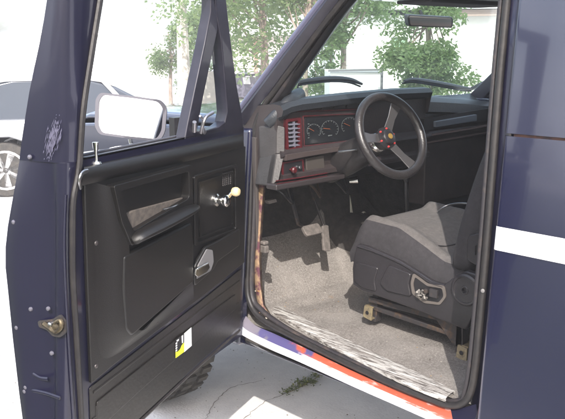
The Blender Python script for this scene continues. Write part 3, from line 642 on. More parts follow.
# --- rear view mirror
mb = MB(); my = -.36; q = rnd([ony(407.5, 14.5, my), ony(453.5, 17, my), ony(453, 28.2, my), ony(409, 26.5, my)], .014); 
mb.prism(q, (.01, .028, .004)); rm = P('rear_view_mirror', mb, mat('mirror_case', (.05, .05, .055), .4), bevel=.004)
mb = MB(); q2 = rnd([ony(409.5, 16, my-.002), ony(451.8, 18.4, my-.002), ony(451.4, 27, my-.002), ony(410.7, 25.2, my-.002)], .011); mb.prism(q2, (0, .0015, 0)); P('mirror_glass', mb, mat('reflection_tone', (.30, .25, .24), .35, .3), rm)  # brown-grey reflection put into the mirror glass colour
mb = MB(); pm = ony(430, 22, my+.02); mb.tube([pm, pm+V((0, .03, .0)), ony(430, 10, my+.02)+V((0, .05, .0))], .006, 8); P('mirror_stem', mb, BLACK, rm)
mb = MB(); mb.prism(rnd([(.30, -.50, 1.712), (.80, -.50, 1.712), (.80, -.66, 1.712), (.30, -.66, 1.712)], .02), (0, 0, -.018)); P('sun_visor', mb, mat('visor', (.05, .05, .06), .8), bevel=.006)
mb = MB(); mb.prism(rnd([(.98, -.50, 1.712), (1.5, -.50, 1.712), (1.5, -.66, 1.712), (.98, -.66, 1.712)], .02), (0, 0, -.018)); P('sun_visor', mb, MATS['visor'], bevel=.006)

# ================================================================== DRIVER SEAT
SX0 = .34; SX1 = .86
def sp_(px, py, x=SX0): q = onx(px, py, x); return (q.y, q.z)
# cushion: cross sections along y (front -> rear)
def cush_top(y, u):       # u in 0..1 across width
    f = min(1, max(0, (-.285-y)/.045)); base = .805+.068*math.sin(f*math.pi/2)
    base -= lerp([(0, 0), (.19, .006), (.30, .052), (.40, .098), (.60, .11)], -.30-y); e_ = 1-min(1, min(u, 1-u)/.06); side = -.040*e_**2
    bol = .020*math.exp(-((min(u, 1-u)-.13)/.07)**2); dip = -.018*math.sin(math.pi*u)*min(1, (-.30-y)/.15 if y < -.30 else 0)
    return base+side+bol+dip
NU = 36; NYy = 30; y0s, y1s = -.285, -.86
mb = MB(); rows = []
for j in range(NYy+1):
    y = y0s+(y1s-y0s)*j/NYy; r = [V((SX0+.004, y, .70-.0*j))]
    r.append(V((SX0-.006, y, .725-.1*max(0, -.36-y)))); r.append(V((SX0-.008, y, .762-.13*max(0, -.36-y))))
    for i in range(NU+1):
        u = i/NU; r.append(V((SX0+(SX1-SX0)*u, y-(.012 if j == 0 else 0)*0, cush_top(y, u))))
    r.append(V((SX1+.008, y, .762-.13*max(0, -.36-y)))); r.append(V((SX1, y, .70)))
    rows.append(r)
mb.grid(rows); n = len(rows[0])
front = [V((p.x, y0s+.012, min(p.z, .74))) for p in rows[0]]
front2 = [V((p.x, y0s+.006, .70)) for p in rows[0]]
mb.grid([rows[0], front, front2])
for k, f_ in enumerate(mb.f):
    x = sum(mb.v[i][0] for i in f_)/len(f_); z = sum(mb.v[i][2] for i in f_)/len(f_); y = sum(mb.v[i][1] for i in f_)/len(f_)
    mb.m[k] = 1 if (SX0+.030 < x < SX1-.05 and y < -.300 and z > .74) else 0
seat = P('driver_seat', mb, [DARKFAB, GREYFAB], angle=60)
# sewn seams
mb = MB()
yy = -.62; mb.tube([V((SX0+(SX1-SX0)*u/10, yy, cush_top(yy, u/10)+.0005)) for u in range(2, 9)], .003, 6)
P('seam_piping', mb, DARKFAB, seat)
# side shield (plastic), outline on the seat's outer face
sh = [(357, 244), (366, 246), (382, 253), (400, 261), (418, 272), (432, 281), (444, 284.5), (455, 276), (466, 271), (476, 274), (483, 284), (482, 300), (474, 314), (466, 330), (460, 328), (440, 320), (415, 310), (385, 299), (362, 291), (352.5, 285), (352, 268), (354, 255)]
q = [onx(a, b, SX0-.022) for a, b in sh]; q = rnd(q, .006, 3)
mb = MB(); mb.prism(q, (.03, 0, 0)); shd = P('side_shield', mb, SHIELD, seat, bevel=.008, seg=3)
# contoured bulge on the shield front
mb = MB(); q = rnd([onx(a, b, SX0-.031) for a, b in [(388, 265), (411, 274), (408, 284), (411, 297), (386, 291), (379, 283)]], .014, 4); mb.prism(q, (.014, 0, 0)); P('shield_bulge', mb, SHIELD, seat, bevel=.010, seg=4)
mb = MB(); q = rnd([onx(a, b, SX0-.027) for a, b in [(356, 262), (378, 268), (374, 281), (376, 292), (362, 288), (354.5, 282)]], .012, 4); mb.prism(q, (.012, 0, 0)); P('shield_bulge', mb, SHIELD, seat, bevel=.007, seg=3)
mb = MB(); mb.tube(spl([onx(a, b, SX0-.024) for a, b in [(357, 246), (374, 251.5), (400, 263), (418, 274), (431, 283), (443, 287)]], 5), .0035, 8); P('shield_edge', mb, SHIELD, seat)
# lever pocket
A = rnd([onx(a, b, SX0-.027) for a, b in [(413, 273), (427, 283.5), (444, 286), (446, 297), (440, 305), (424, 303), (412, 294), (410.5, 283)]], .01, 4)
B = rnd([onx(a, b, SX0-.027) for a, b in [(415, 277), (427, 286), (442, 288.5), (443.5, 296.5), (438.5, 302.5), (425, 300.5), (414.5, 292.5), (413, 284)]], .008, 4)
mb = MB(); mb.mi = 0; mb.ring(A, B, (.016, 0, 0)); mb.mi = 1; mb.prism([p+V((.003, 0, 0)) for p in B], (.002, 0, 0)); pk = P('lever_pocket', mb, [mat('pocket_rim', (.11, .095, .085), .4), BLACK], seat)
mb = MB(); pz = onx(421, 294.5, SX0-.035)
random.seed(5)
for k in range(9):
    c = pz+V((-.004+.008*random.random(), random.uniform(-.025, .02), random.uniform(-.012, .014))); a = V((random.random()-.5, random.random()-.5, random.random()-.5)).normalized()*.012; mb.tube([c-a, c+a*.3, c+V((0, a.z, -a.y))], .0045, 6)
P('broken_lever', mb, mat('broken_cast', (.13, .12, .11), .5, .3), seat)
mb = MB(); pz = onx(434, 292.5, SX0-.030); mb.box(pz+V((-.012, -.02, -.016)), pz+V((.0, .014, .014))); mb.box(pz+V((-.016, .02, -.006)), pz+V((-.004, .034, .01))); P('lever_mechanism', mb, DARKMET, seat, bevel=.002)
# recliner disc
rc = onx(465.5, 290, SX0-.03)
mb = MB(); mb.lathe(rc+V((.008, 0, 0)), (-1, 0, 0), [(.058, 0), (.058, .010), (.052, .016), (.046, .017), (.044, .014), (.016, .014), (.014, .016), (.010, .016), (.009, .006), (.001, .006)], 40); P('recliner_disc', mb, SHIELD, seat, angle=25)
# backrest
def back_sec(h):          # y centre and half depth and half width at height h above .80
    y = -.90-.27*h; return y
mb = MB(); rows = []
H = [(-.06, .055), (.0, .07), (.08, .078), (.18, .08), (.30, .078), (.40, .07), (.47, .055), (.51, .03)]
for h, hd in H:
    yc = -.790-.27*h; z = .80+h; r = []; k = 28; hw = (SX1-SX0)/2+.004-.05*max(0, h-.2)
    for i in range(k):
        a = 2*math.pi*i/k; ca, sa = math.cos(a), math.sin(a); sx = (abs(ca)**.45)*(1 if ca > 0 else -1); sy = (abs(sa)**.6)*(1 if sa > 0 else -1)
        r.append(V(((SX0+SX1)/2+hw*sx, yc+hd*sy, z)))
    rows.append(r)
mb.grid(rows, closed=True, caps=True); br = P('backrest', mb, DARKFAB, seat, angle=70, sub=1)
mb = MB(); rows = []
for h, hd in H[1:6]:
    yc = -.790-.27*h; z = .80+h; rows.append([V((SX0+.11+(SX1-SX0-.22)*i/8, yc+hd+.004+.006*math.sin(i/8*math.pi), z)) for i in range(9)])
mb.grid(rows); P('backrest_insert', mb, GREYFAB, seat, angle=70)
# hinge cover on the backrest side
q = rnd([onx(a, b, SX0-.018) for a, b in [(467, 236), (481, 232), (488, 240), (486, 262), (476, 266), (466, 260)]], .012, 4)
mb = MB(); mb.prism(q, (.016, 0, 0)); P('hinge_cover', mb, SHIELD, seat, bevel=.006, seg=3)
A = rnd([onx(a, b, SX0-.021) for a, b in [(473.5, 243.5), (485, 241), (484.5, 255), (473, 257.5)]], .006, 3); B = rnd([onx(a, b, SX0-.021) for a, b in [(475.3, 245.5), (483.4, 243.6), (483, 253.3), (475, 255.3)]], .004, 3)
mb = MB(); mb.mi = 0; mb.ring(A, B, (.006, 0, 0)); mb.mi = 1; mb.prism([p+V((.003, 0, 0)) for p in B], (.002, 0, 0)); P('belt_slot', mb, [SHIELD, BLACK], seat)
# belt webbing hoop behind the seat
mb = MB(); mb.tube(spl([ony(438, 211, -.42), ony(446, 206, -.45), ony(458, 203.5, -.48), ony(470, 204, -.52)], 5), .004, 8); P('belt_hoop', mb, SILVER)
# seat frame rails and feet
mb = MB(); r1 = onx(362, 291, .37); r2 = onx(466, 333, .37)
mb.bar(V((.385, -.30, .655)), V((.385, -.86, .600)), (.05, 0, 0), (0, 0, .05)); mb.bar(V((.82, -.30, .655)), V((.82, -.86, .60)), (.05, 0, 0), (0, 0, .05))
mb.bar(V((.385, -.34, .64)), V((.82, -.34, .64)), (0, .05, 0), (0, 0, .03)); mb.bar(V((.385, -.84, .60)), V((.82, -.84, .60)), (0, .05, 0), (0, 0, .03))
P('seat_frame', mb, DARKMET, seat, bevel=.004)
f1 = onx(369, 312, .36); f2 = onx(463, 352, .36)
mb = MB(); mb.bar(f1+V((.02, 0, .055)), f2+V((.02, .03, .105)), (.05, 0, 0), (0, 0, .022)); mb.bar(f1+V((.02, 0, .02)), f2+V((.02, .03, .05)), (.03, 0, 0), (0, 0, .018))
mb.prism([f2+V((.0, .16, .13)), f2+V((.0, .01, .10)), f2+V((.0, .0, -.0)), f2+V((.0, .05, .02))], (.006, 0, 0))
mb.bar(f2+V((.02, .02, .10)), f2+V((.02, .02, -.01)), (.04, 0, 0), (0, .03, 0))
mb.bar(V((f1.x+.03, f1.y-.03, .64)), V((f1.x+.03, f1.y-.01, .46)), (.04, 0, 0), (0, .03, 0))
P('slide_rail', mb, DARKMET, seat, bevel=.003); mb = MB(); mb.bar(V((.80, f1.y, .5)), V((.80, f2.y, .5)), (.05, 0, 0), (0, 0, .04))
mb.bar(V((.80, f1.y, .64)), V((.80, f1.y, .44)), (.04, 0, 0), (0, .04, 0)); mb.bar(V((.80, f2.y, .62)), V((.80, f2.y, .44)), (.04, 0, 0), (0, .04, 0))
P('slide_rail', mb, DARKMET, seat, bevel=.003)
for f0, tilt in ((f1, .2), (f2, .05)):
    mb = MB(); q = rnd([f0+V((-.005, -.022, -.030)), f0+V((-.005, .022, -.022)), f0+V((-.0, .020, .026)), f0+V((-.0, -.020, .020))], .005)
    mb.mi = 0; mb.prism(q, (-.006, 0, 0)); mb.prism([q[0]+V((0, 0, 0)), q[len(q)//3], q[len(q)//3]+V((.05, 0, .0)), q[0]+V((.05, 0, 0))], (0, 0, .005)); mb.box(f0+V((-.0, -.020, .020)), f0+V((.05, .020, .026)))
    mb.mi = 1; mb.lathe(f0+V((-.0112, 0, 0)), (-1, 0, 0), [(.0085, 0), (.0085, .001), (.001, .001)], 16); P('rail_foot', mb, [ZINC, BLACK], seat, bevel=.0015)
# passenger seat (dark, beyond)
mb = MB(); rows = []
for h, hd in H:
    yc = -.93-.36*h; z = .80+h; rows.append([V((1.30+.25*(abs(math.cos(a))**.5)*(1 if math.cos(a) > 0 else -1), yc+hd*math.sin(a), z)) for a in [2*math.pi*i/20 for i in range(20)]])
mb.grid(rows, closed=True, caps=True); mb.box((1.05, -.90, .62), (1.55, -.36, .80)); P('passenger_seat', mb, DARKFAB, bevel=.03)

# ================================================================== DOOR
outer_px = [(46, 0), (41, 22), (37, 44), (31, 72), (26, 97), (20, 137), (15, 177), (11, 207), (6, 238), (5, 262), (8, 290), (13, 340), (20, 400), (27, 450)]
SE = 1.10
T0 = []
for a, b in outer_px:
    q = hit(a, b, es*SE, es); T0.append((q.z, q.dot(et)-TB*(q.z-ZS)))
T0.sort()
inner_px = [(102, 0), (97, 30), (92, 57), (86, 92), (83.5, 120), (82, 150)]
SI = []
for a, b in inner_px: q = ond(a, b, 0.0); SI.append((q.z, q.dot(es)))
SI.sort()
ZBELT = 1.262; ZBOT = .405
def t_out(z): return lerp(T0, z)
zs_ = [.345, .375, .40, .46, .52, .6, .68, .76, .84, .90, .96, 1.02, 1.08, 1.14, 1.20, ZBELT]
# shell below belt: closed loft; front end at s=.01
def front_s(z): return lerp([(.40, .012), (ZBELT, .115)], z)
def zbot(z): return z
rows = []
for z in [ZBOT]+[a for a in zs_ if a > ZBOT+.02]:
    to = t_out(z); to_f = min(to, -.075); fs = front_s(z); r_ = .016
    w_ = to+.0; dz = (.22 if z > 1.25 else 0); bg_ = max(0, min(1, (ZBELT-z)/.14)); ch = .25+.75*bg_
    def DZ(s_, t_): return D(s_, z+dz*min(0, t_+.02), t_)
    sec = [(SE-.004, -.012), (SE-.001, -.022), (SE-.001, -.034), (SE-.008*ch, -.040), (SE-.013*ch, -.048)]
    for k in range(11):
        u = k/10; t_ = -.052+(w_+.052)*u; sec.append((SE-.014*ch+bg_*.022*math.sin(min(1, u*1.15)*math.pi*.62)-.045*max(0, u-.78)**1.3, t_))
    rows.append([DZ(fs, 0), DZ(.45, 0), DZ(SE-.05, 0), DZ(SE-.020, -.002), DZ(SE-.010, -.006)]+[D(q_[0], z, q_[1]) for q_ in sec]+[D(SE-.03, z, to-.004), D(SE-.06, z, to-.006), DZ(.55, to-.012), DZ(fs+.05, to_f+.0), DZ(fs, to_f+.02)])
mb = MB(); mb.grid(rows, closed=True, caps=True)
door = P('door', mb, JAMB, angle=60)
tag(door, 'driver door swung wide open with black inner trim')
# window frame: rear upright
rows = []
for z in [ZBELT, 1.32, 1.38, 1.44, 1.50, 1.56, 1.62, 1.68, 1.74, 1.78]:
    to = t_out(z) if z < 1.66 else t_out(1.66)+0*(z-1.66); si = lerp(SI, z) if z < 1.66 else lerp(SI, 1.66)-(z-1.66)*.1
    rows.append([D(si, z, -.03), D(si, z, -.002), D(si+.006, z, 0), D(si+(SE-si)*.5, z, .003), D(SE-.030, z, -.001), D(SE-.010, z, -.010), D(SE, z, -.03), D(SE, z, to*.5-.01), D(SE-.004, z, to+.004), D(SE-.02, z, to-.002), D(si+.01, z, min(to, -.05)), D(si, z, min(to, -.05)+.006)])
mb = MB(); mb.grid(rows, closed=True, caps=True); P('window_frame', mb, JAMB, door, angle=45)
# top rail and front bar of frame
def dbar(mb, a, b, w_, t0, t1, t=0.0):
    """bar between two pixels of the door plane, width w_ metres, from depth t0 to t1"""
    p, q_ = ond(*a, t), ond(*b, t); d = (q_-p).normalized(); wv = d.cross(ND.normalized()).normalized()*w_/2
    mb.prism([p-wv+et*t0, p+wv+et*t0, p+wv+et*t1, p-wv+et*t1], q_-p)
mb = MB(); pt1 = D(SE-.03, 1.76, -.02); pf = D(.33, 1.76, -.02); mb.bar(pt1, pf, et*.04, (0, 0, .05)); P('window_rail', mb, FRAME, door, bevel=.008)
def dquad(mb, pts, t0, t1): mb.prism([ond(a, b, t0) for a, b in pts], et*(t1-t0))
mb = MB(); dquad(mb, [(214, -30), (224, -30), (226.5, 0), (231, 40), (237, 85), (243, 118), (244, 134), (226, 136), (224, 128), (227.5, 112), (225.5, 85), (221.5, 40), (216.5, 12)], .0, -.045); P('front_frame_bar', mb, FRAME, door, bevel=.005)
mb = MB(); dquad(mb, [(211.5, -10), (217.5, 14), (218, 30), (211, 62), (203, 100), (198, 128), (196, 138), (185, 140), (188, 124), (196, 86), (205, 44), (211, 12)], -.002, -.04); P('vent_divider', mb, FRAME, door, bevel=.005)
mb = MB(); dquad(mb, [(195, 131), (207, 130), (219, 126.5), (226, 121), (229, 128), (238, 134), (196, 142)], -.001, -.04); P('vent_sill', mb, FRAME, door, bevel=.004)
mb = MB(); dquad(mb, [(216.5, 28), (221, 60), (226, 100), (226, 122), (219, 128), (206, 131.5), (196, 132.5), (202, 104), (210, 62)], -.018, -.022); P('vent_glass', mb, GLASS, door)
# vent latch, chrome
mb = MB(); mb.tube([ond(194, 131, .0), ond(194.5, 122, .012)], [.009, .007], 10); mb.tube(spl([ond(201, 133, .01), ond(203, 124, .022), ond(206, 117, .026), ond(213, 112.5, .03)], 4), [.006]*13, 8); mb.tube([ond(204, 121, .02), ond(200, 116, .026)], .004, 8); mb.lathe(ond(202, 131, .0), et, [(.012, 0), (.012, .01), (.006, .014)], 14)
P('vent_latch', mb, mat('dull_chrome', (.42, .41, .44), .28, .9), door)
# belt capping: vinyl top ledge of the inner panel, with two channel strips
mb = MB(); rows = []
bt = [(84, 167), (110, 161), (150, 153), (195, 143.5), (225, 137.5), (243, 134)]
lo2 = [(81, 186), (106, 180), (148, 170), (193, 160), (224, 152), (244, 147)]
for a, b in zip(bt, lo2): rows.append([ond(a[0], a[1]-1.5, -.075), ond(*a, .008), ond(a[0], a[1]+3, .022), ond((a[0]+b[0])/2, (a[1]*.4+b[1]*.6), .028), ond(*b, .020), ond(*b, 0)])
mb.grid(rows, closed=True, caps=True); P('belt_capping', mb, VINYL, door, angle=60)
mb = MB(); mb.grid([[D(.15+.875*i/8, 1.272+.24*(t_+.01) if t_ < -.02 else 1.268, t_) for i in range(9)] for t_ in (.0, -.012, -.05, -.09, -.13, -.160)]); mb.grid([[D(.15+.875*i/8, 1.272+.24*(-.150)-dz_, -.160-.002) for i in range(9)] for dz_ in (0, .02)])
P('belt_ledge', mb, mat('ledge_rubber', (.014, .012, .016), .55), door)
for tt_ in (-.045, -.10):
    mb = MB(); mb.tube([D(.15+.875*i/6, 1.275+.24*(tt_+.01), tt_) for i in range(7)], .0045, 8); P('ledge_moulding', mb, mat('moulding_grey', (.05, .048, .055), .35), door)
# lock pin
mb = MB(); p = ond(96.5, 163, .0); mb.tube([p, p+V((0, 0, .030)), p+V((0, 0, .040)), p+V((0, 0, .056))], [.0055, .0045, .0075, .0085], 12); mb.lathe(p, (0, 0, 1), [(.014, -.002), (.012, .004), (.007, .006)], 16); P('lock_pin', mb, CHROME, door)
# hooked bracket at rear end of capping
mb = MB(); mb.tube(spl([ond(88, 171, .02), ond(82.5, 173, .03), ond(79.5, 181, .028), ond(81, 188, .015)], 4), .006, 8, flat=(ND, .6)); P('capping_bracket', mb, SILVER, door)
# rear inner rubber strip
mb = MB(); mb.tube(spl([ond(*a, .004) for a in [(101, -6), (91, 57), (83, 112), (79, 168), (73.5, 200), (72.5, 240), (73, 280), (76, 330), (79, 380), (82, 430), (84, 470)]], 5), .009, 8, flat=(ND, .9)); P('door_weatherstrip', mb, RUBBER, door)
mb = MB(); mb.tube(spl([ond(*a, .001) for a in [(66, 195), (64.5, 240), (66, 290), (69, 340), (72, 390), (76, 450)]], 5), .006, 8, flat=(ND, .5)); P('pressed_rib', mb, JAMB, door)
# trim carrier
car = [(81, 184), (106, 178), (148, 168), (193, 158), (224, 150), (243, 146), (242.5, 200), (242, 262), (200, 296), (150, 334), (110, 365), (88.5, 383), (87, 350), (84, 280)]
mb = MB(); dquad(mb, car, .002, .014); P('trim_panel', mb, VINYL, door, bevel=.004)
# moulded pad: the big raised field, softly rounded
def dplate(name, pts, t0, t1, m, r=.012, bev=.006, seg=3):
    q = rnd([ond(a, b, t1) for a, b in pts], r, 4); mb_ = MB(); mb_.prism(q, et*(t0-t1)); return P(name, mb_, m, door, bevel=bev, seg=seg)
dplate('lower_pad', [(124, 256), (133, 252), (192, 222), (194, 243), (194.5, 282), (132, 337), (126, 330), (123.5, 290)], .014, .036, VINYL, .014, .010)
# left flank of pad slopes out
mb = MB(); rows = []
FL = [(92, 182), (92, 200), (93, 225), (95, 255), (96, 285), (96, 315), (97, 340), (104, 358), (122, 351), (150, 331), (194, 298)]
FR = [(118, 189), (121, 206), (126, 226), (130, 256), (131, 285), (131, 312), (132, 326), (144, 330), (154, 319), (166, 308), (193, 281)]
for l, r_ in zip(FL, FR):
    row = []
    for k in range(9):
        t = k/8; e = t*t*(3-2*t); row.append(ond(l[0]+(r_[0]-l[0])*t, l[1]+(r_[1]-l[1])*t, .0142+.020*e))
    rows.append(row)
sm_ = [spl([rw[k] for rw in rows], 4) for k in range(9)]
mb.grid(sm_); P('pad_flank', mb, VINYL, door, angle=80)
# arm-rest pocket frame
A = rnd([ond(a, b, .044) for a, b in [(114, 186), (150, 176), (192, 164.5), (193.5, 204), (196, 208), (132, 246), (122, 222)]], .010, 4)
B = rnd([ond(a, b, .044) for a, b in [(121, 191), (152, 182), (189, 171.5), (189.5, 196), (188, 199), (134, 231), (127, 215)]], .008, 4)
mb = MB(); mb.ring(A, B, et*(-.031)); P('pocket_frame', mb, VINYL, door, bevel=.005, seg=3)
# arm rest bar
mb = MB(); c = spl([ond(131.5, 240, .04), ond(142, 234.5, .056), ond(165, 223, .062), ond(185, 212.5, .060), ond(195, 207, .04)], 6)
mb.tube(c, [.010+.006*math.sin(math.pi*i/(len(c)-1))**.5 for i in range(len(c))], 14, flat=(ND, 1.8)); P('armrest', mb, VINYL, door)
dplate('pocket_floor', [(124, 216), (133, 211), (186, 197), (189, 199), (134, 231), (128, 226)], .0135, .024, mat('dusty_pocket', (.11, .09, .075), .85, 0, (.06, .05, .045), 60), .005, .002)
mb = MB(); mb.tube(spl([ond(163, 209.5, .032), ond(172, 207, .040), ond(181, 203.5, .036), ond(187, 201, .03), ond(178, 209, .036), ond(165, 210.5, .032)], 5), .0032, 8); P('pull_strap', mb, SILVER, door)
# crank field frame, speaker holes
A = rnd([ond(a, b, .022) for a, b in [(194.5, 176), (237.5, 164), (238, 231), (195, 246)]], .014, 5); B = rnd([ond(a, b, .022) for a, b in [(197, 178.5), (235.5, 167.5), (236, 229), (197.5, 242.5)]], .012, 5)
mb = MB(); mb.ring(A, B, et*(-.010)); P('crank_field_frame', mb, VINYL, door, bevel=.002)
A = rnd([ond(a, b, .019) for a, b in [(199.5, 182), (233.5, 171.5), (234, 226), (200, 238)]], .010, 5); B = rnd([ond(a, b, .019) for a, b in [(200.7, 183.2), (232.5, 173.2), (233, 224.8), (201.2, 236.3)]], .009, 5)
mb = MB(); mb.ring(A, B, et*(-.006)); P('crank_field_line', mb, VINYL, door)
mb = MB()
for i in range(6):
    for j in range(7):
        if (i+j) % 1 == 0 and i+j < 11: mb.lathe(ond(223+i*1.9, 174+j*1.9-i*.5, .0142), et, [(.0028, 0), (.0028, .0006), (.001, .0006)], 8)
P('speaker_holes', mb, mat('hole_grey', (.10, .09, .09), .7), door)
# crank
mb = MB(); k0 = ond(216, 200, .014); k1 = ond(232.5, 191.5, .050)
mb.mi = 0; mb.lathe(k0, et, [(.022, 0), (.022, .006), (.015, .010), (.017, .030), (.021, .034), (.021, .044), (.015, .050), (.006, .052)], 24)
kk = k0+et*.040
d_ = (k1-kk); sv = d_.cross(et).normalized()*.006
mb.tube([kk+sv, k1+sv*.6], .0035, 8); mb.tube([kk-sv, k1-sv*.6], .0035, 8); mb.bar(kk, k1, sv*1.6, et*.003)
P('window_crank', mb, [CHROME], door)
mb = MB(); mb.lathe(k1, et, [(.006, -.004), (.014, .002), (.0165, .010), (.0165, .018), (.012, .026), (.004, .028)], 20); P('crank_knob', mb, TAN, door)
# inner handle recess + lever
dplate('handle_bezel', [(194.5, 283), (195.5, 266), (206, 247), (220, 240), (240, 228), (240, 246), (218, 262), (214, 270), (196, 286)], .014, .030, VINYL, .010, .007)
dplate('handle_cup', [(197, 279), (198, 266), (207, 249), (213, 250), (214, 262), (211, 271)], .030, .0345, mat('cup_grey', (.16, .155, .16), .3), .006, .003)
mb = MB(); q = rnd([ond(a, b, .044) for a, b in [(196.5, 268.5), (208.5, 262), (210, 267.5), (207, 272), (198, 277), (195.5, 275)]], .004, 4); mb.prism(q, et*(-.008)); mb.tube([ond(197, 269, .046), ond(208, 263.2, .046)], .0035, 8); P('inner_handle', mb, CHROME, door, bevel=.002)
# lower metal panel ribs
for pts in ([(93, 392), (150, 348.5), (200, 310), (239, 281)], [(92, 419), (140, 381), (190, 342), (238, 303)], [(96, 405), (96.5, 440)]):
    mb = MB(); mb.tube([ond(a, b, .003) for a, b in pts], .0055, 8, flat=(ND, .7)); P('pressed_rib', mb, PANEL, door)
dplate('kick_plate', [(89.5, 388), (150, 340.5), (200, 302), (241.5, 268.5), (240.5, 326), (200, 362), (140, 418), (92, 462)], .0005, .004, PANEL, .01, .002, 2)
dplate('embossed_field', [(97, 402), (150, 360), (200, 321), (236, 294), (236, 300), (236, 309), (190, 347), (140, 391), (98, 430)], .004, .008, PANEL, .01, .003, 2)
# door bottom seal
mb = MB(); mb.tube([ond(a, b, -.004) for a, b in [(92, 464), (140, 420), (190, 373), (239, 330)]], .008, 8); P('bottom_seal', mb, RUBBER, door)
# screws on trim
for a, b in ((96, 243), (96, 366), (157, 322), (107, 200)):
    mb = MB(); mb.lathe(ond(a, b, .014), et, [(.007, 0), (.006, .003), (.003, .004)], 12); P('trim_screw', mb, mat('screw_dark', (.10, .09, .09), .35, .6), door)
# sticker: white half and black/yellow half
mb = MB(); st = lambda pts, t: [ond(a, b, t) for a, b in pts]
mb.mi = 0; mb.prism(st([(184, 333.6), (191.1, 327.4), (191.4, 345.6), (184, 352)], .0095), et*.0012)
mb.mi = 1; mb.prism(st([(175.4, 339.6), (184, 333.6), (184, 352), (175.4, 358.2)], .0095), et*.001)
mb.mi = 2; mb.prism(st([(175.6, 352), (178, 351.5), (180.2, 349.0), (181.8, 345.2), (183.9, 342.5), (183.9, 351.9), (175.6, 357.9)], .0106), et*.0006)
mb.mi = 0
for k in range(4): mb.prism(st([(175.7, 343+k*2.4), (177.0, 342+k*2.4), (177.2, 343.2+k*2.4), (175.7, 344.4+k*2.4)], .0106), et*.0005)
mb.prism(st([(176.6, 340.4), (178.8, 338.8), (178.6, 340.6), (177, 341.6)], .0106), et*.0005); mb.prism(st([(181.6, 336.0), (183.0, 335.0), (183.0, 342.5), (182, 343.2)], .0106), et*.0005)
P('sticker', mb, [WHT, BLACK, YELL], door)
# ---- end face details: on plane s = SE
def one(px, py, ds=0.0): return hit(px, py, es*(SE+.004+ds), es)
mb = MB(); q = rnd([one(a, b, .004) for a, b in [(37.5, 321), (52, 319.5), (60, 314.5), (65, 321), (65.5, 333), (60, 337.5), (52, 336), (47, 330), (38.5, 327)]], .006, 3); mb.mi = 0; mb.prism(q, -es*.006)
q = rnd([one(a, b, .005) for a, b in [(41, 322.5), (52, 321.5), (59, 317.5), (63, 323), (62, 331), (55, 333), (50, 328.5), (42, 326)]], .004, 3); mb.mi = 1; mb.prism(q, -es*.002)
mb.mi = 2; mb.tube(spl([one(44, 323.5, .008), one(50, 328, .012), one(56, 331.5, .012), one(61, 326.5, .012), one(60.5, 320.5, .010), one(55, 323, .010)], 4), .0065, 8); mb.lathe(one(58, 326.5, .004), es, [(.013, 0), (.012, .01), (.005, .013)], 14)
mb.mi = 3; mb.lathe(one(51.5, 324, .004), es, [(.008, 0), (.007, .008), (.003, .010)], 12)
P('door_latch', mb, [DARKMET, BLACK, mat('latch_brass', (.17, .135, .085), .45, .8, (.05, .04, .03), 60), SILVER], door)
for a, b in ((31, 309), (48.5, 308.5), (52, 353), (17, 327.5), (26, 387), (25, 391), (30, 157), (14, 222)):
    mb = MB(); mb.lathe(one(a, b, .0), es, [(.0065, 0), (.0055, .004), (.002, .005)], 12); P('door_bolt', mb, mat('bolt_dull', (.20, .19, .23), .35, .6), door)
A = [one(a, b, .0015) for a, b in [(12.5, 276), (15.5, 275), (18, 290), (16, 293)]]; mb = MB(); mb.prism(rnd(A, .004), -es*.002); P('drain_slot', mb, BLACK, door)
# pressed dents near the bottom and side groove
for pts in ([(33, 374), (40, 378), (48, 379)], [(31, 390), (45, 393), (60, 398)]):
    mb = MB(); mb.tube(spl([one(a, b, .0) for a, b in pts], 4), .0055, 8, flat=(es, .5)); P('pressed_rib', mb, JAMB, door)
# pale strokes painting the sun and sky highlight on the door end
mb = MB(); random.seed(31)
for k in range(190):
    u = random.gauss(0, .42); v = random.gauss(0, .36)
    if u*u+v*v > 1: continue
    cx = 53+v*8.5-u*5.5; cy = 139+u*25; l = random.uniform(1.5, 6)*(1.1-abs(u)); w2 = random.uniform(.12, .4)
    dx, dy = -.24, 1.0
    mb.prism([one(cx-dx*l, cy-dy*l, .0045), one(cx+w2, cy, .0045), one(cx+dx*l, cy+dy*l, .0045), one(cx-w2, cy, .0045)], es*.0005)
P('painted_highlight', mb, mat('highlight_strokes', (.11, .105, .16), .5), door)
for k_ in range(1): pass

# --- door mirror (outside)
mt = -.27
mc0 = ond(131, 117, mt); dm = (mc0-CAM).normalized(); want = V((-.80, -.35, .10)).normalized(); nm = (want-dm).normalized()
mb = MB(); oc = [(100, 92.5), (132, 96), (161, 100), (167, 108), (165, 132), (159.5, 141.5), (128, 138.5), (99, 134.5), (94.5, 126), (95.5, 99)]
q = rnd([hit(a, b, mc0, nm) for a, b in oc], .014, 4); cc = sum((V(x) for x in q), V())/len(q); qi = [p+(cc-p)*.10 for p in q]
mb.ring(q, qi, nm*(-.008)); n = len(q); qb = [cc+(p-cc)*.86-nm*.045 for p in q]
mb.grid([[p-nm*.006 for p in q]+[q[0]-nm*.006], qb+[qb[0]]]); mb._add(qb, [list(range(n))])
sm = P('door_mirror', mb, mat('mirror_shell', (.13, .125, .145), .35, .3))
mb = MB(); mb.prism([p-nm*.003 for p in qi], -nm*.002); P('mirror_glass', mb, MIRROR, sm)
mb = MB(); mb.tube(spl([hit(130, 139, mc0-nm*.03, nm), hit(131, 147, mc0-nm*.02, nm), ond(120, 148, -.22), ond(108, 151, -.18), ond(103, 158, -.15)], 5), .007, 8); mb.tube([hit(131, 145, mc0-nm*.02, nm), ond(150, 149, -.14)], .006, 8); P('mirror_arm', mb, mat('arm_chrome', (.6, .6, .62), .25, .8), sm)

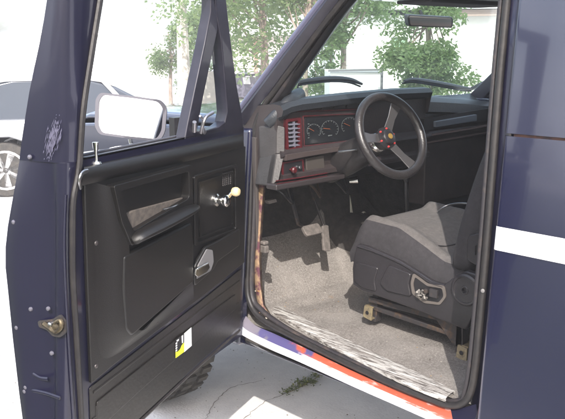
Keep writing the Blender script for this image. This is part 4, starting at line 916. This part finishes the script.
# ================================================================== LOOSE THINGS ON THE FLOOR
def flat_scrap(name, label, px, py, x, rot, l, w_, m):
    p = onx(px, py, x); z = floor_z(p.x, p.y); 
    # slide along the ray until it meets the carpet
    d = ray(px, py).normalized(); q = CAM+d*2.0
    for _ in range(600):
        q = q+d*.004
        if q.y < .5 and q.z < floor_z(q.x, q.y)+.006: break
    c, s_ = math.cos(rot), math.sin(rot); mb_ = MB(); U = V((c, s_, .0))*l/2; Wd = V((-s_, c, 0))*w_/2; e = .004
    zz = lambda P_: V((P_.x, P_.y, floor_z(P_.x, P_.y)+.008))
    k = [zz(q-U-Wd), zz(q-Wd)+V((0, 0, .006)), zz(q+U-Wd*.8), zz(q+U*.9+Wd), zz(q+Wd)+V((0, 0, .005)), zz(q-U+Wd)]
    mb_.grid([[k[0], k[1], k[2]], [k[5], k[4], k[3]]]); o = mb_.build(name, m, solid=.0015); return tag(o, label, 'scrap', 'paper scraps on the cab floor')
flat_scrap('paper_scrap', 'small crumpled white paper scrap on the dark carpet, left of two', 351, 208, .8, .9, .035, .014, PAPER)
flat_scrap('paper_scrap', 'small white paper scrap lying nearer the driver seat cushion, right of two', 364, 213, .8, .2, .030, .013, PAPER)
for a, b in ((300, 264, ), (327, 256)):
    pass

# grit, crumbs and paint flakes
def grit(name, n, place, m, s0, s1, seed):
    random.seed(seed); mb_ = MB()
    for k in range(n):
        p = place(); q_ = random.uniform(s0, s1); a = random.random()*6.28
        pts_ = [p+V((math.cos(a+j*1.57+random.uniform(-.3, .3)), math.sin(a+j*1.57+random.uniform(-.3, .3)), 0))*q_*random.uniform(.6, 1.1) for j in range(4)]
        mb_.prism(pts_, (0, 0, q_*.6)); i0 = len(mb_.m)-6
        mi = random.randrange(3)
        for i in range(i0, len(mb_.m)): mb_.m[i] = mi
    tag(mb_.build(name, m), kind='stuff')
def on_floor():
    while True:
        x = random.uniform(.10, .62); y = random.uniform(-.95, .32)
        if random.random() < .35: x = random.gauss(.30, .10); y = random.gauss(.10, .10)
        if .07 < x < .75 and y < .33: return V((x, y, floor_z(x, y)+.003))
grit('carpet_crumbs', 150, on_floor, [mat('crumb_tan', (.30, .20, .10), .9), mat('crumb_pale', (.36, .33, .29), .9), mat('crumb_dark', (.06, .05, .04), .9)], .0010, .0032, 51)
def on_ground(): return V((random.uniform(-1.3, 1.8), random.uniform(-1.0, 3.0), GZ+.001))
grit('ground_grit', 1500, on_ground, [mat('grit_grey', (.25, .24, .23), .9), mat('grit_pale', (.5, .48, .45), .9), mat('grit_brown', (.12, .09, .06), .9)], .0012, .0045, 52)
def at_jamb():
    c_ = random.choice([onb(258, 305, .06), onb(262, 312, .06), onb(256, 290, .06), onb(270, 319, .05)]); return c_+V((random.gauss(0, .008), random.gauss(0, .018), random.gauss(0, .006)))
grit('paint_flakes', 60, at_jamb, [mat('flake_rust', (.32, .16, .07), .9), mat('flake_pale', (.55, .48, .40), .9), mat('flake_brown', (.14, .08, .05), .9)], .002, .006, 53)

# weed in the crack
wd = thing('weed', 'low green weed growing in a crack of the shaded concrete beneath the sill', 'weed', onz(306, 385, GZ))
random.seed(21); mb = MB(); base = [onz(a, b, GZ) for a, b in ((286, 393), (294, 390), (302, 386), (309, 382), (316, 378), (322, 374), (300, 384), (312, 384))]
for k in range(420):
    p = random.choice(base)+V((random.gauss(0, .016), random.gauss(0, .016), random.random()*.018)); a = random.random()*6.28; l = random.uniform(.008, .022)
    u = V((math.cos(a), math.sin(a), random.uniform(.1, .8))).normalized(); s_ = V((-math.sin(a), math.cos(a), 0))*l*.28
    mb._add([p, p+u*l*.5+s_, p+u*l, p+u*l*.5-s_], [[0, 1, 2, 3]]); mb.m[-1] = random.randrange(3)
mb.build('leaves', [mat('weed_a', (.10, .13, .03), .7), mat('weed_b', (.16, .17, .05), .7), mat('weed_c', (.07, .09, .03), .7)], wd)
mb = MB(); mb.tube(spl(base[:6], 3), .003, 5); mb.build('stem', mat('weed_stem', (.16, .13, .07), .8), wd)

# ================================================================== BACKGROUND
# --- silver parked car at left, seen side-on beyond the door
def parked_car():
    d = 9.3; c0 = far(3, GZ, d)      # rear wheel ground point
    root = thing('parked_car', 'pale silver sedan with dark windows parked in the sun on the driveway', 'car', c0)
    ax = (rt*.97+fwh*.24).normalized(); ay = V((-ax.y, ax.x, 0))      # ax: forward of car (to the right in view), ay: away from camera
    def C(x, y, z): return c0+ax*x+ay*y+V((0, 0, z))
    pr = [(-.95, .30), (-.98, .55), (-.96, .82), (-.80, .90), (-.30, .92), (.0, .93), (1.9, .92), (2.6, .86), (3.3, .76), (3.45, .60), (3.45, .28)]
    wc = [(0, .33), (2.62, .33)]
    lower = [(3.45, .22)]+[(2.62+.40*math.cos(math.radians(a)), .33+.40*math.sin(math.radians(a))) for a in range(0, 181, 20)]+[(2.2, .2), (.42, .2)]+[(0+.40*math.cos(math.radians(a)), .33+.40*math.sin(math.radians(a))) for a in range(0, 181, 20)]+[(-.90, .24)]
    pts = pr+lower; mb = MB(); mb.prism([C(x, 0, z) for x, z in pts], ay*1.7); body = mb.build('body', SILCAR, root, bevel=.05, seg=3)
    gl = [(-.72, .90), (-.30, 1.30), (.15, 1.40), (1.0, 1.40), (1.35, 1.30), (2.05, .92)]
    mb = MB(); A = [C(x, .06, z) for x, z in gl]; B = [C(.65+(x-.65)*.93, .24, z) for x, z in gl]; n = len(gl)
    A2 = [C(x, .04, .9) for x, z in gl]; rows = []
    bot = [C(x, .03, .90) for x, z in gl]
    mb.prism([C(x, .14, z) for x, z in gl], ay*1.42); mb.build('glasshouse', PALEGLASS, root, bevel=.03)
    mb = MB(); mb.prism([C(-.25, .13, 1.36), C(.15, .13, 1.425), C(1.0, .13, 1.425), C(1.35, .13, 1.33), C(1.0, .13, 1.385), C(.15, .13, 1.385)], ay*1.44); mb.build('car_roof', SILCAR, root, bevel=.01)
    for x in (.75, -.40, 1.62):
        mb = MB(); mb.bar(C(x, .125, .9), C(x+(.0 if x == .75 else (.28 if x < 0 else -.42)), .125, 1.38), ax*.07, ay*.02); mb.build('window_post', SILCAR, root)
    for x, z in wc:
        for y in (.02, 1.50):
            mb = MB(); mb.lathe(C(x, y, z), ay, [(.20, 0), (.31, -.0), (.33, .02), (.33, .19), (.31, .21), (.2, .21)], 32); wh = mb.build('wheel', TYRE, root)
            mb = MB(); mb.lathe(C(x, y+.02, z), ay, [(.02, -.02), (.05, -.018), (.055, .0)], 16)
            for k in range(7):
                a = 2*math.pi*k/7+.3; u = ax*math.cos(a)+V((0, 0, math.sin(a))); t_ = ax*(-math.sin(a))+V((0, 0, math.cos(a))); p = C(x, y, z)
                mb.prism([p+u*.03-t_*.018, p+u*.225-t_*.045, p+u*.225+t_*.045, p+u*.03+t_*.018], ay*.03)
            mb.ring([C(x+.24*math.cos(k*.2618), y-.005, z+.24*math.sin(k*.2618)) for k in range(24)], [C(x+.215*math.cos(k*.2618), y-.005, z+.215*math.sin(k*.2618)) for k in range(24)], ay*.04)
            mb.build('rim', mat('white_alloy', (.75, .75, .76), .35, .3), wh)
    mb = MB(); mb.prism([C(.9, -.004, .42), C(.9, -.004, .44), C(2.1, -.004, .44), C(2.1, -.004, .42)], ay*.01); mb.build('side_trim', BLACK, root)
    mb = MB(); mb.prism([C(-.97, .0, .66), C(-.70, -.006, .66), C(-.74, -.006, .80), C(-.97, .0, .80)], ay*.12); mb.build('tail_light', ORANGE, root)
    mb = MB(); mb.prism([C(3.28, -.008, .56), C(3.44, -.008, .56), C(3.42, -.008, .68), C(3.2, -.008, .70)], ay*.12); mb.build('marker_lamp', ORANGE, root)
parked_car()

# --- trees
def tree(name, label, base, h, rad, crown_z, nleaf, lw0, trunk_r=.12, bark=BARK, lean=(0, 0), seed=1, blobs=16, mats=None, group=None, squash=.8):
    nleaf = int(nleaf*2.4); lw = lw0*.72; random.seed(seed); r = thing(name, label, 'tree', base, 'trees beyond the vehicle'); base = V(base); top = base+V((lean[0], lean[1], h*.85))
    mb = MB(); tr = spl([base+V((0, 0, -.05)), base+V((lean[0]*.3+random.gauss(0, .05), lean[1]*.3, h*.3)), base+V((lean[0]*.7, lean[1]*.7+random.gauss(0, .06), h*.6)), top], 4); n = len(tr)
    mb.tube(tr, [trunk_r*(1-.8*i/(n-1)) for i in range(n)], 8)
    cs = []
    for k in range(blobs):
        a = random.random()*6.28; rr = rad*math.sqrt(random.random())*.85; z = crown_z+(h-crown_z)*random.random(); sh = 1-.45*abs((z-crown_z)/(h-crown_z)-.4)
        c = base+V((lean[0]*.8+rr*sh*math.cos(a), lean[1]*.8+rr*sh*math.sin(a), z)); cs.append((c, rad*random.uniform(.22, .42)))
        s0 = tr[int(n*.4)+int(random.random()*n*.5)]; mid_ = s0.lerp(c, .5)+V((0, 0, -.08*rad)); mb.tube([s0, mid_, c], [trunk_r*.3, trunk_r*.2, trunk_r*.06], 5, caps=False)
    mb.build('trunk', bark, r)
    mb = MB(); per = nleaf//len(cs)
    for c, br_ in cs:
        mi = random.choice([0, 0, 1, 2])
        for k in range(per):
            v = V((random.gauss(0, 1), random.gauss(0, 1), random.gauss(0, 1)*squash)); v = v.normalized()*br_*(random.random()**.45)*1.15
            p = c+v; a = V((random.gauss(0, 1), random.gauss(0, 1), random.gauss(0, .6)-.3)).normalized(); b = a.cross(V((random.random()-.5, random.random()-.5, random.random()))).normalized(); l = lw*random.uniform(.6, 1.3)
            mb._add([p, p+a*l*.5+b*l*.26, p+a*l, p+a*l*.5-b*l*.26], [[0, 1, 2, 3]]); mb.m[-1] = mi if random.random() < .7 else random.randrange(3)
    mb.build('crown', mats or LEAF, r)
tree('broadleaf_tree', 'broad shady green tree seen between vent window and windscreen pillar', far(262, GZ, 17), 4.9, 2.3, 1.7, 5200, .17, .12, seed=2, blobs=26)
tree('broadleaf_tree', 'tall loose green tree seen through the windscreen above the wiper', far(308, GZ, 15), 4.2, .85, .9, 3200, .13, .07, seed=5, blobs=22)
tree('broadleaf_tree', 'wide overhanging green branches before the white wall behind the steering wheel', far(345, GZ, 15.5), 4.6, 1.6, 2.6, 5200, .14, .08, seed=9, blobs=20)
tree('garden_tree', 'dense bright green tree beside the rear-view mirror, right of the windscreen', far(427, GZ, 12), 3.9, .80, .80, 7500, .11, .06, seed=14, blobs=30)
tree('slim_tree', 'pale thin-trunked tree seen through the open door window', far(186, GZ, 19), 6.5, .9, 3.3, 700, .15, .19, PALEBARK, seed=4, blobs=10)
tree('palm_like_shrub', 'small round tree behind the pale trunk, seen through the door window', far(172, GZ, 23), 2.6, .75, 1.2, 1600, .13, .07, seed=6, blobs=10)
tree('hedge_tree', 'dark green shrub behind the vent window glass', far(205, GZ, 24), 2.7, 1.1, .5, 2600, .15, .08, seed=8, blobs=16)
tree('conifer', 'narrow dark green conifer against the white house wall', far(332, GZ, 17.5), 2.7, .30, .5, 2200, .10, .06, seed=12, blobs=12, mats=[LEAF[1]], squash=1.6)
# --- white house
def boxw(mb, px0, px1, z0, z1, d, depth): 
    a = far(px0, z0, d); b = far(px1, z0, d); mb.prism([a, b, b+fwh*depth, a+fwh*depth], (0, 0, z1-z0))
hs = thing('white_house', 'large white house with brown eave behind the trees, seen through the windscreen', 'house', far(420, GZ, 24))
mb = MB(); boxw(mb, 334, 600, GZ, 2.45, 24, 6); mb.build('wall', WHITE, hs, bevel=.02)
mb = MB(); a, b = far(455, 2.40, 23.6), far(620, 2.40, 23.6); mb.prism([a, b, b+V((0, 0, .18)), a+V((0, 0, .18))], fwh*7); mb.build('eave', BROWN, hs)
mb = MB(); a, b = far(326, 2.45, 23.4), far(625, 2.45, 23.4); c_ = fwh*3.6; mb.prism([a+V((0, 0, .15)), a+c_+V((0, 0, 1.2)), a+fwh*7.2+V((0, 0, .15))], b-a); mb.build('roof', mat('pale_roof', (.68, .66, .63), .85, 0, (.60, .58, .56), 3), hs)
mb = MB(); boxw(mb, 390, 406, 1.05, 1.55+(50-62)/780*-24*0+.55-.3, 23.96, .05); wnf = mb.build('window', mat('dark_window_frame', (.06, .09, .07), .5), hs)
mb = MB(); boxw(mb, 391.2, 404.8, 1.12, 1.73, 23.93, .02); mb.build('pane', mat('green_glass', (.25, .38, .26), .1), wnf)
mb = MB(); boxw(mb, 345, 349, 1.0, 2.0, 23.95, .05); mb.build('downpipe', mat('pipe_white', (.65, .65, .66), .6), hs)
# second pale house further left
h2 = thing('pale_house', 'low pale house far behind the open door window', 'house', far(120, GZ, 34))
mb = MB(); boxw(mb, 40, 168, GZ, 2.1, 34, 7); mb.build('wall', WHITE, h2)
mb = MB(); a, b = far(36, 2.1, 33.8), far(172, 2.1, 33.8); mb.prism([a, b, b+V((0, 0, .14)), a+V((0, 0, .14))], fwh*7.4); mb.build('roof', mat('white_roof', (.80, .79, .77), .7), h2)
mb = MB(); boxw(mb, 95, 118, .9, 1.7, 33.95, .05); mb.build('window', mat('pale_window', (.5, .52, .54), .2), h2)
h3 = thing('stucco_house', 'pinkish pale house beyond the broad shady tree', 'house', far(250, GZ, 30))
mb = MB(); boxw(mb, 222, 300, GZ, 1.95, 30, 6); mb.build('wall', mat('stucco', (.66, .60, .56), .85), h3)
mb = MB(); a, b = far(216, 1.95, 29.5), far(306, 1.95, 29.5); mb.prism([a, a+fwh*3.5+V((0, 0, 1.0)), a+fwh*7], b-a); mb.build('roof', MATS['pale_roof'], h3)
mb = MB(); boxw(mb, 255.5, 259.5, GZ, 1.9, 29.9, .12); mb.build('post', mat('brick_post', (.42, .22, .17), .8), h3)
# garden wall
gw = MB(); boxw(gw, 195, 224, GZ, .95, 20, .2); tag(gw.build('garden_wall', mat('beige_wall', (.52, .45, .39), .85, 0, (.45, .40, .35), 4)), 'low beige garden wall beyond the vent window', 'wall')
# white box trailer beyond the windscreen
tr = thing('white_trailer', 'low white trailer with dark top rail parked behind the wiper', 'trailer', far(355, GZ, 13))
mb = MB(); boxw(mb, 330, 381, .35, 1.14, 13, 1.6); mb.build('box', WHITE, tr, bevel=.02)
mb = MB(); a, b = far(328.5, 1.16, 12.95), far(382.5, 1.17, 12.95); mb.bar(a, b, fwh*.06, (0, 0, .035)); mb.bar(far(381.5, GZ+.3, 12.95), far(381.5, 1.2, 12.95), rt*.04, fwh*.04); mb.build('top_rail', mat('rail_dark', (.12, .12, .13), .5), tr)
for px in (345, 366):
    mb = MB(); mb.lathe(far(px, GZ+.30, 12.95), fwh, [(.15, -.0), (.29, 0), (.30, .03), (.30, .18), (.1, .18)], 20); mb.build('wheel', TYRE, tr)
# dark pickup beyond the windscreen pillar
pk_ = thing('dark_pickup', 'small dark pickup parked far off between door frame and windscreen pillar', 'pickup', far(244, GZ, 17))
mb = MB(); boxw(mb, 233, 300, .35, .98, 17, 1.7); mb.build('body', mat('dark_pickup_paint', (.10, .095, .13), .35, coat=.4), pk_, bevel=.08, seg=3)
mb = MB(); a = [far(px, fz(py, 17), 17.15) for px, py in ((234, 78), (237, 76), (251, 77), (253, 80), (262, 79.5), (262, 84), (234, 84))]; mb.prism(a, fwh*1.4); mb.build('cab', DKGLASS, pk_, bevel=.04)
mb = MB(); a = [far(px, fz(py, 17), 16.95) for px, py in ((244, 79.5), (251, 79.5), (252, 86), (245, 86))]; mb.prism(a, fwh*.1); mb.build('cargo_panel', mat('panel_pale', (.5, .5, .52), .5), pk_, bevel=.01)
for px in (240, 285):
    mb = MB(); mb.lathe(far(px, GZ+.36, 16.97), fwh, [(.15, 0), (.34, 0), (.36, .04), (.36, .22), (.1, .22)], 20); mb.build('wheel', TYRE, pk_)

# ================================================================== ADDED VEIL (thin volume in place of lens flare wash)
HZ = True
if HZ:
    hb = MB(); hb.box((-62, -62, GZ-1.1), (62, 62, 8.5)); hm = bpy.data.materials.new('flare_veil'); hm.use_nodes = True; t = hm.node_tree
    for n in list(t.nodes): t.nodes.remove(n)
    o = t.nodes.new('ShaderNodeOutputMaterial'); v = t.nodes.new('ShaderNodeVolumePrincipled'); v.inputs['Density'].default_value = .0055; v.inputs['Color'].default_value = (.96, .96, 1, 1); v.inputs['Anisotropy'].default_value = 0.0
    t.links.new(v.outputs[0], o.inputs['Volume']); ho = hb.build('flare_veil', hm); tag(ho, kind='stuff')
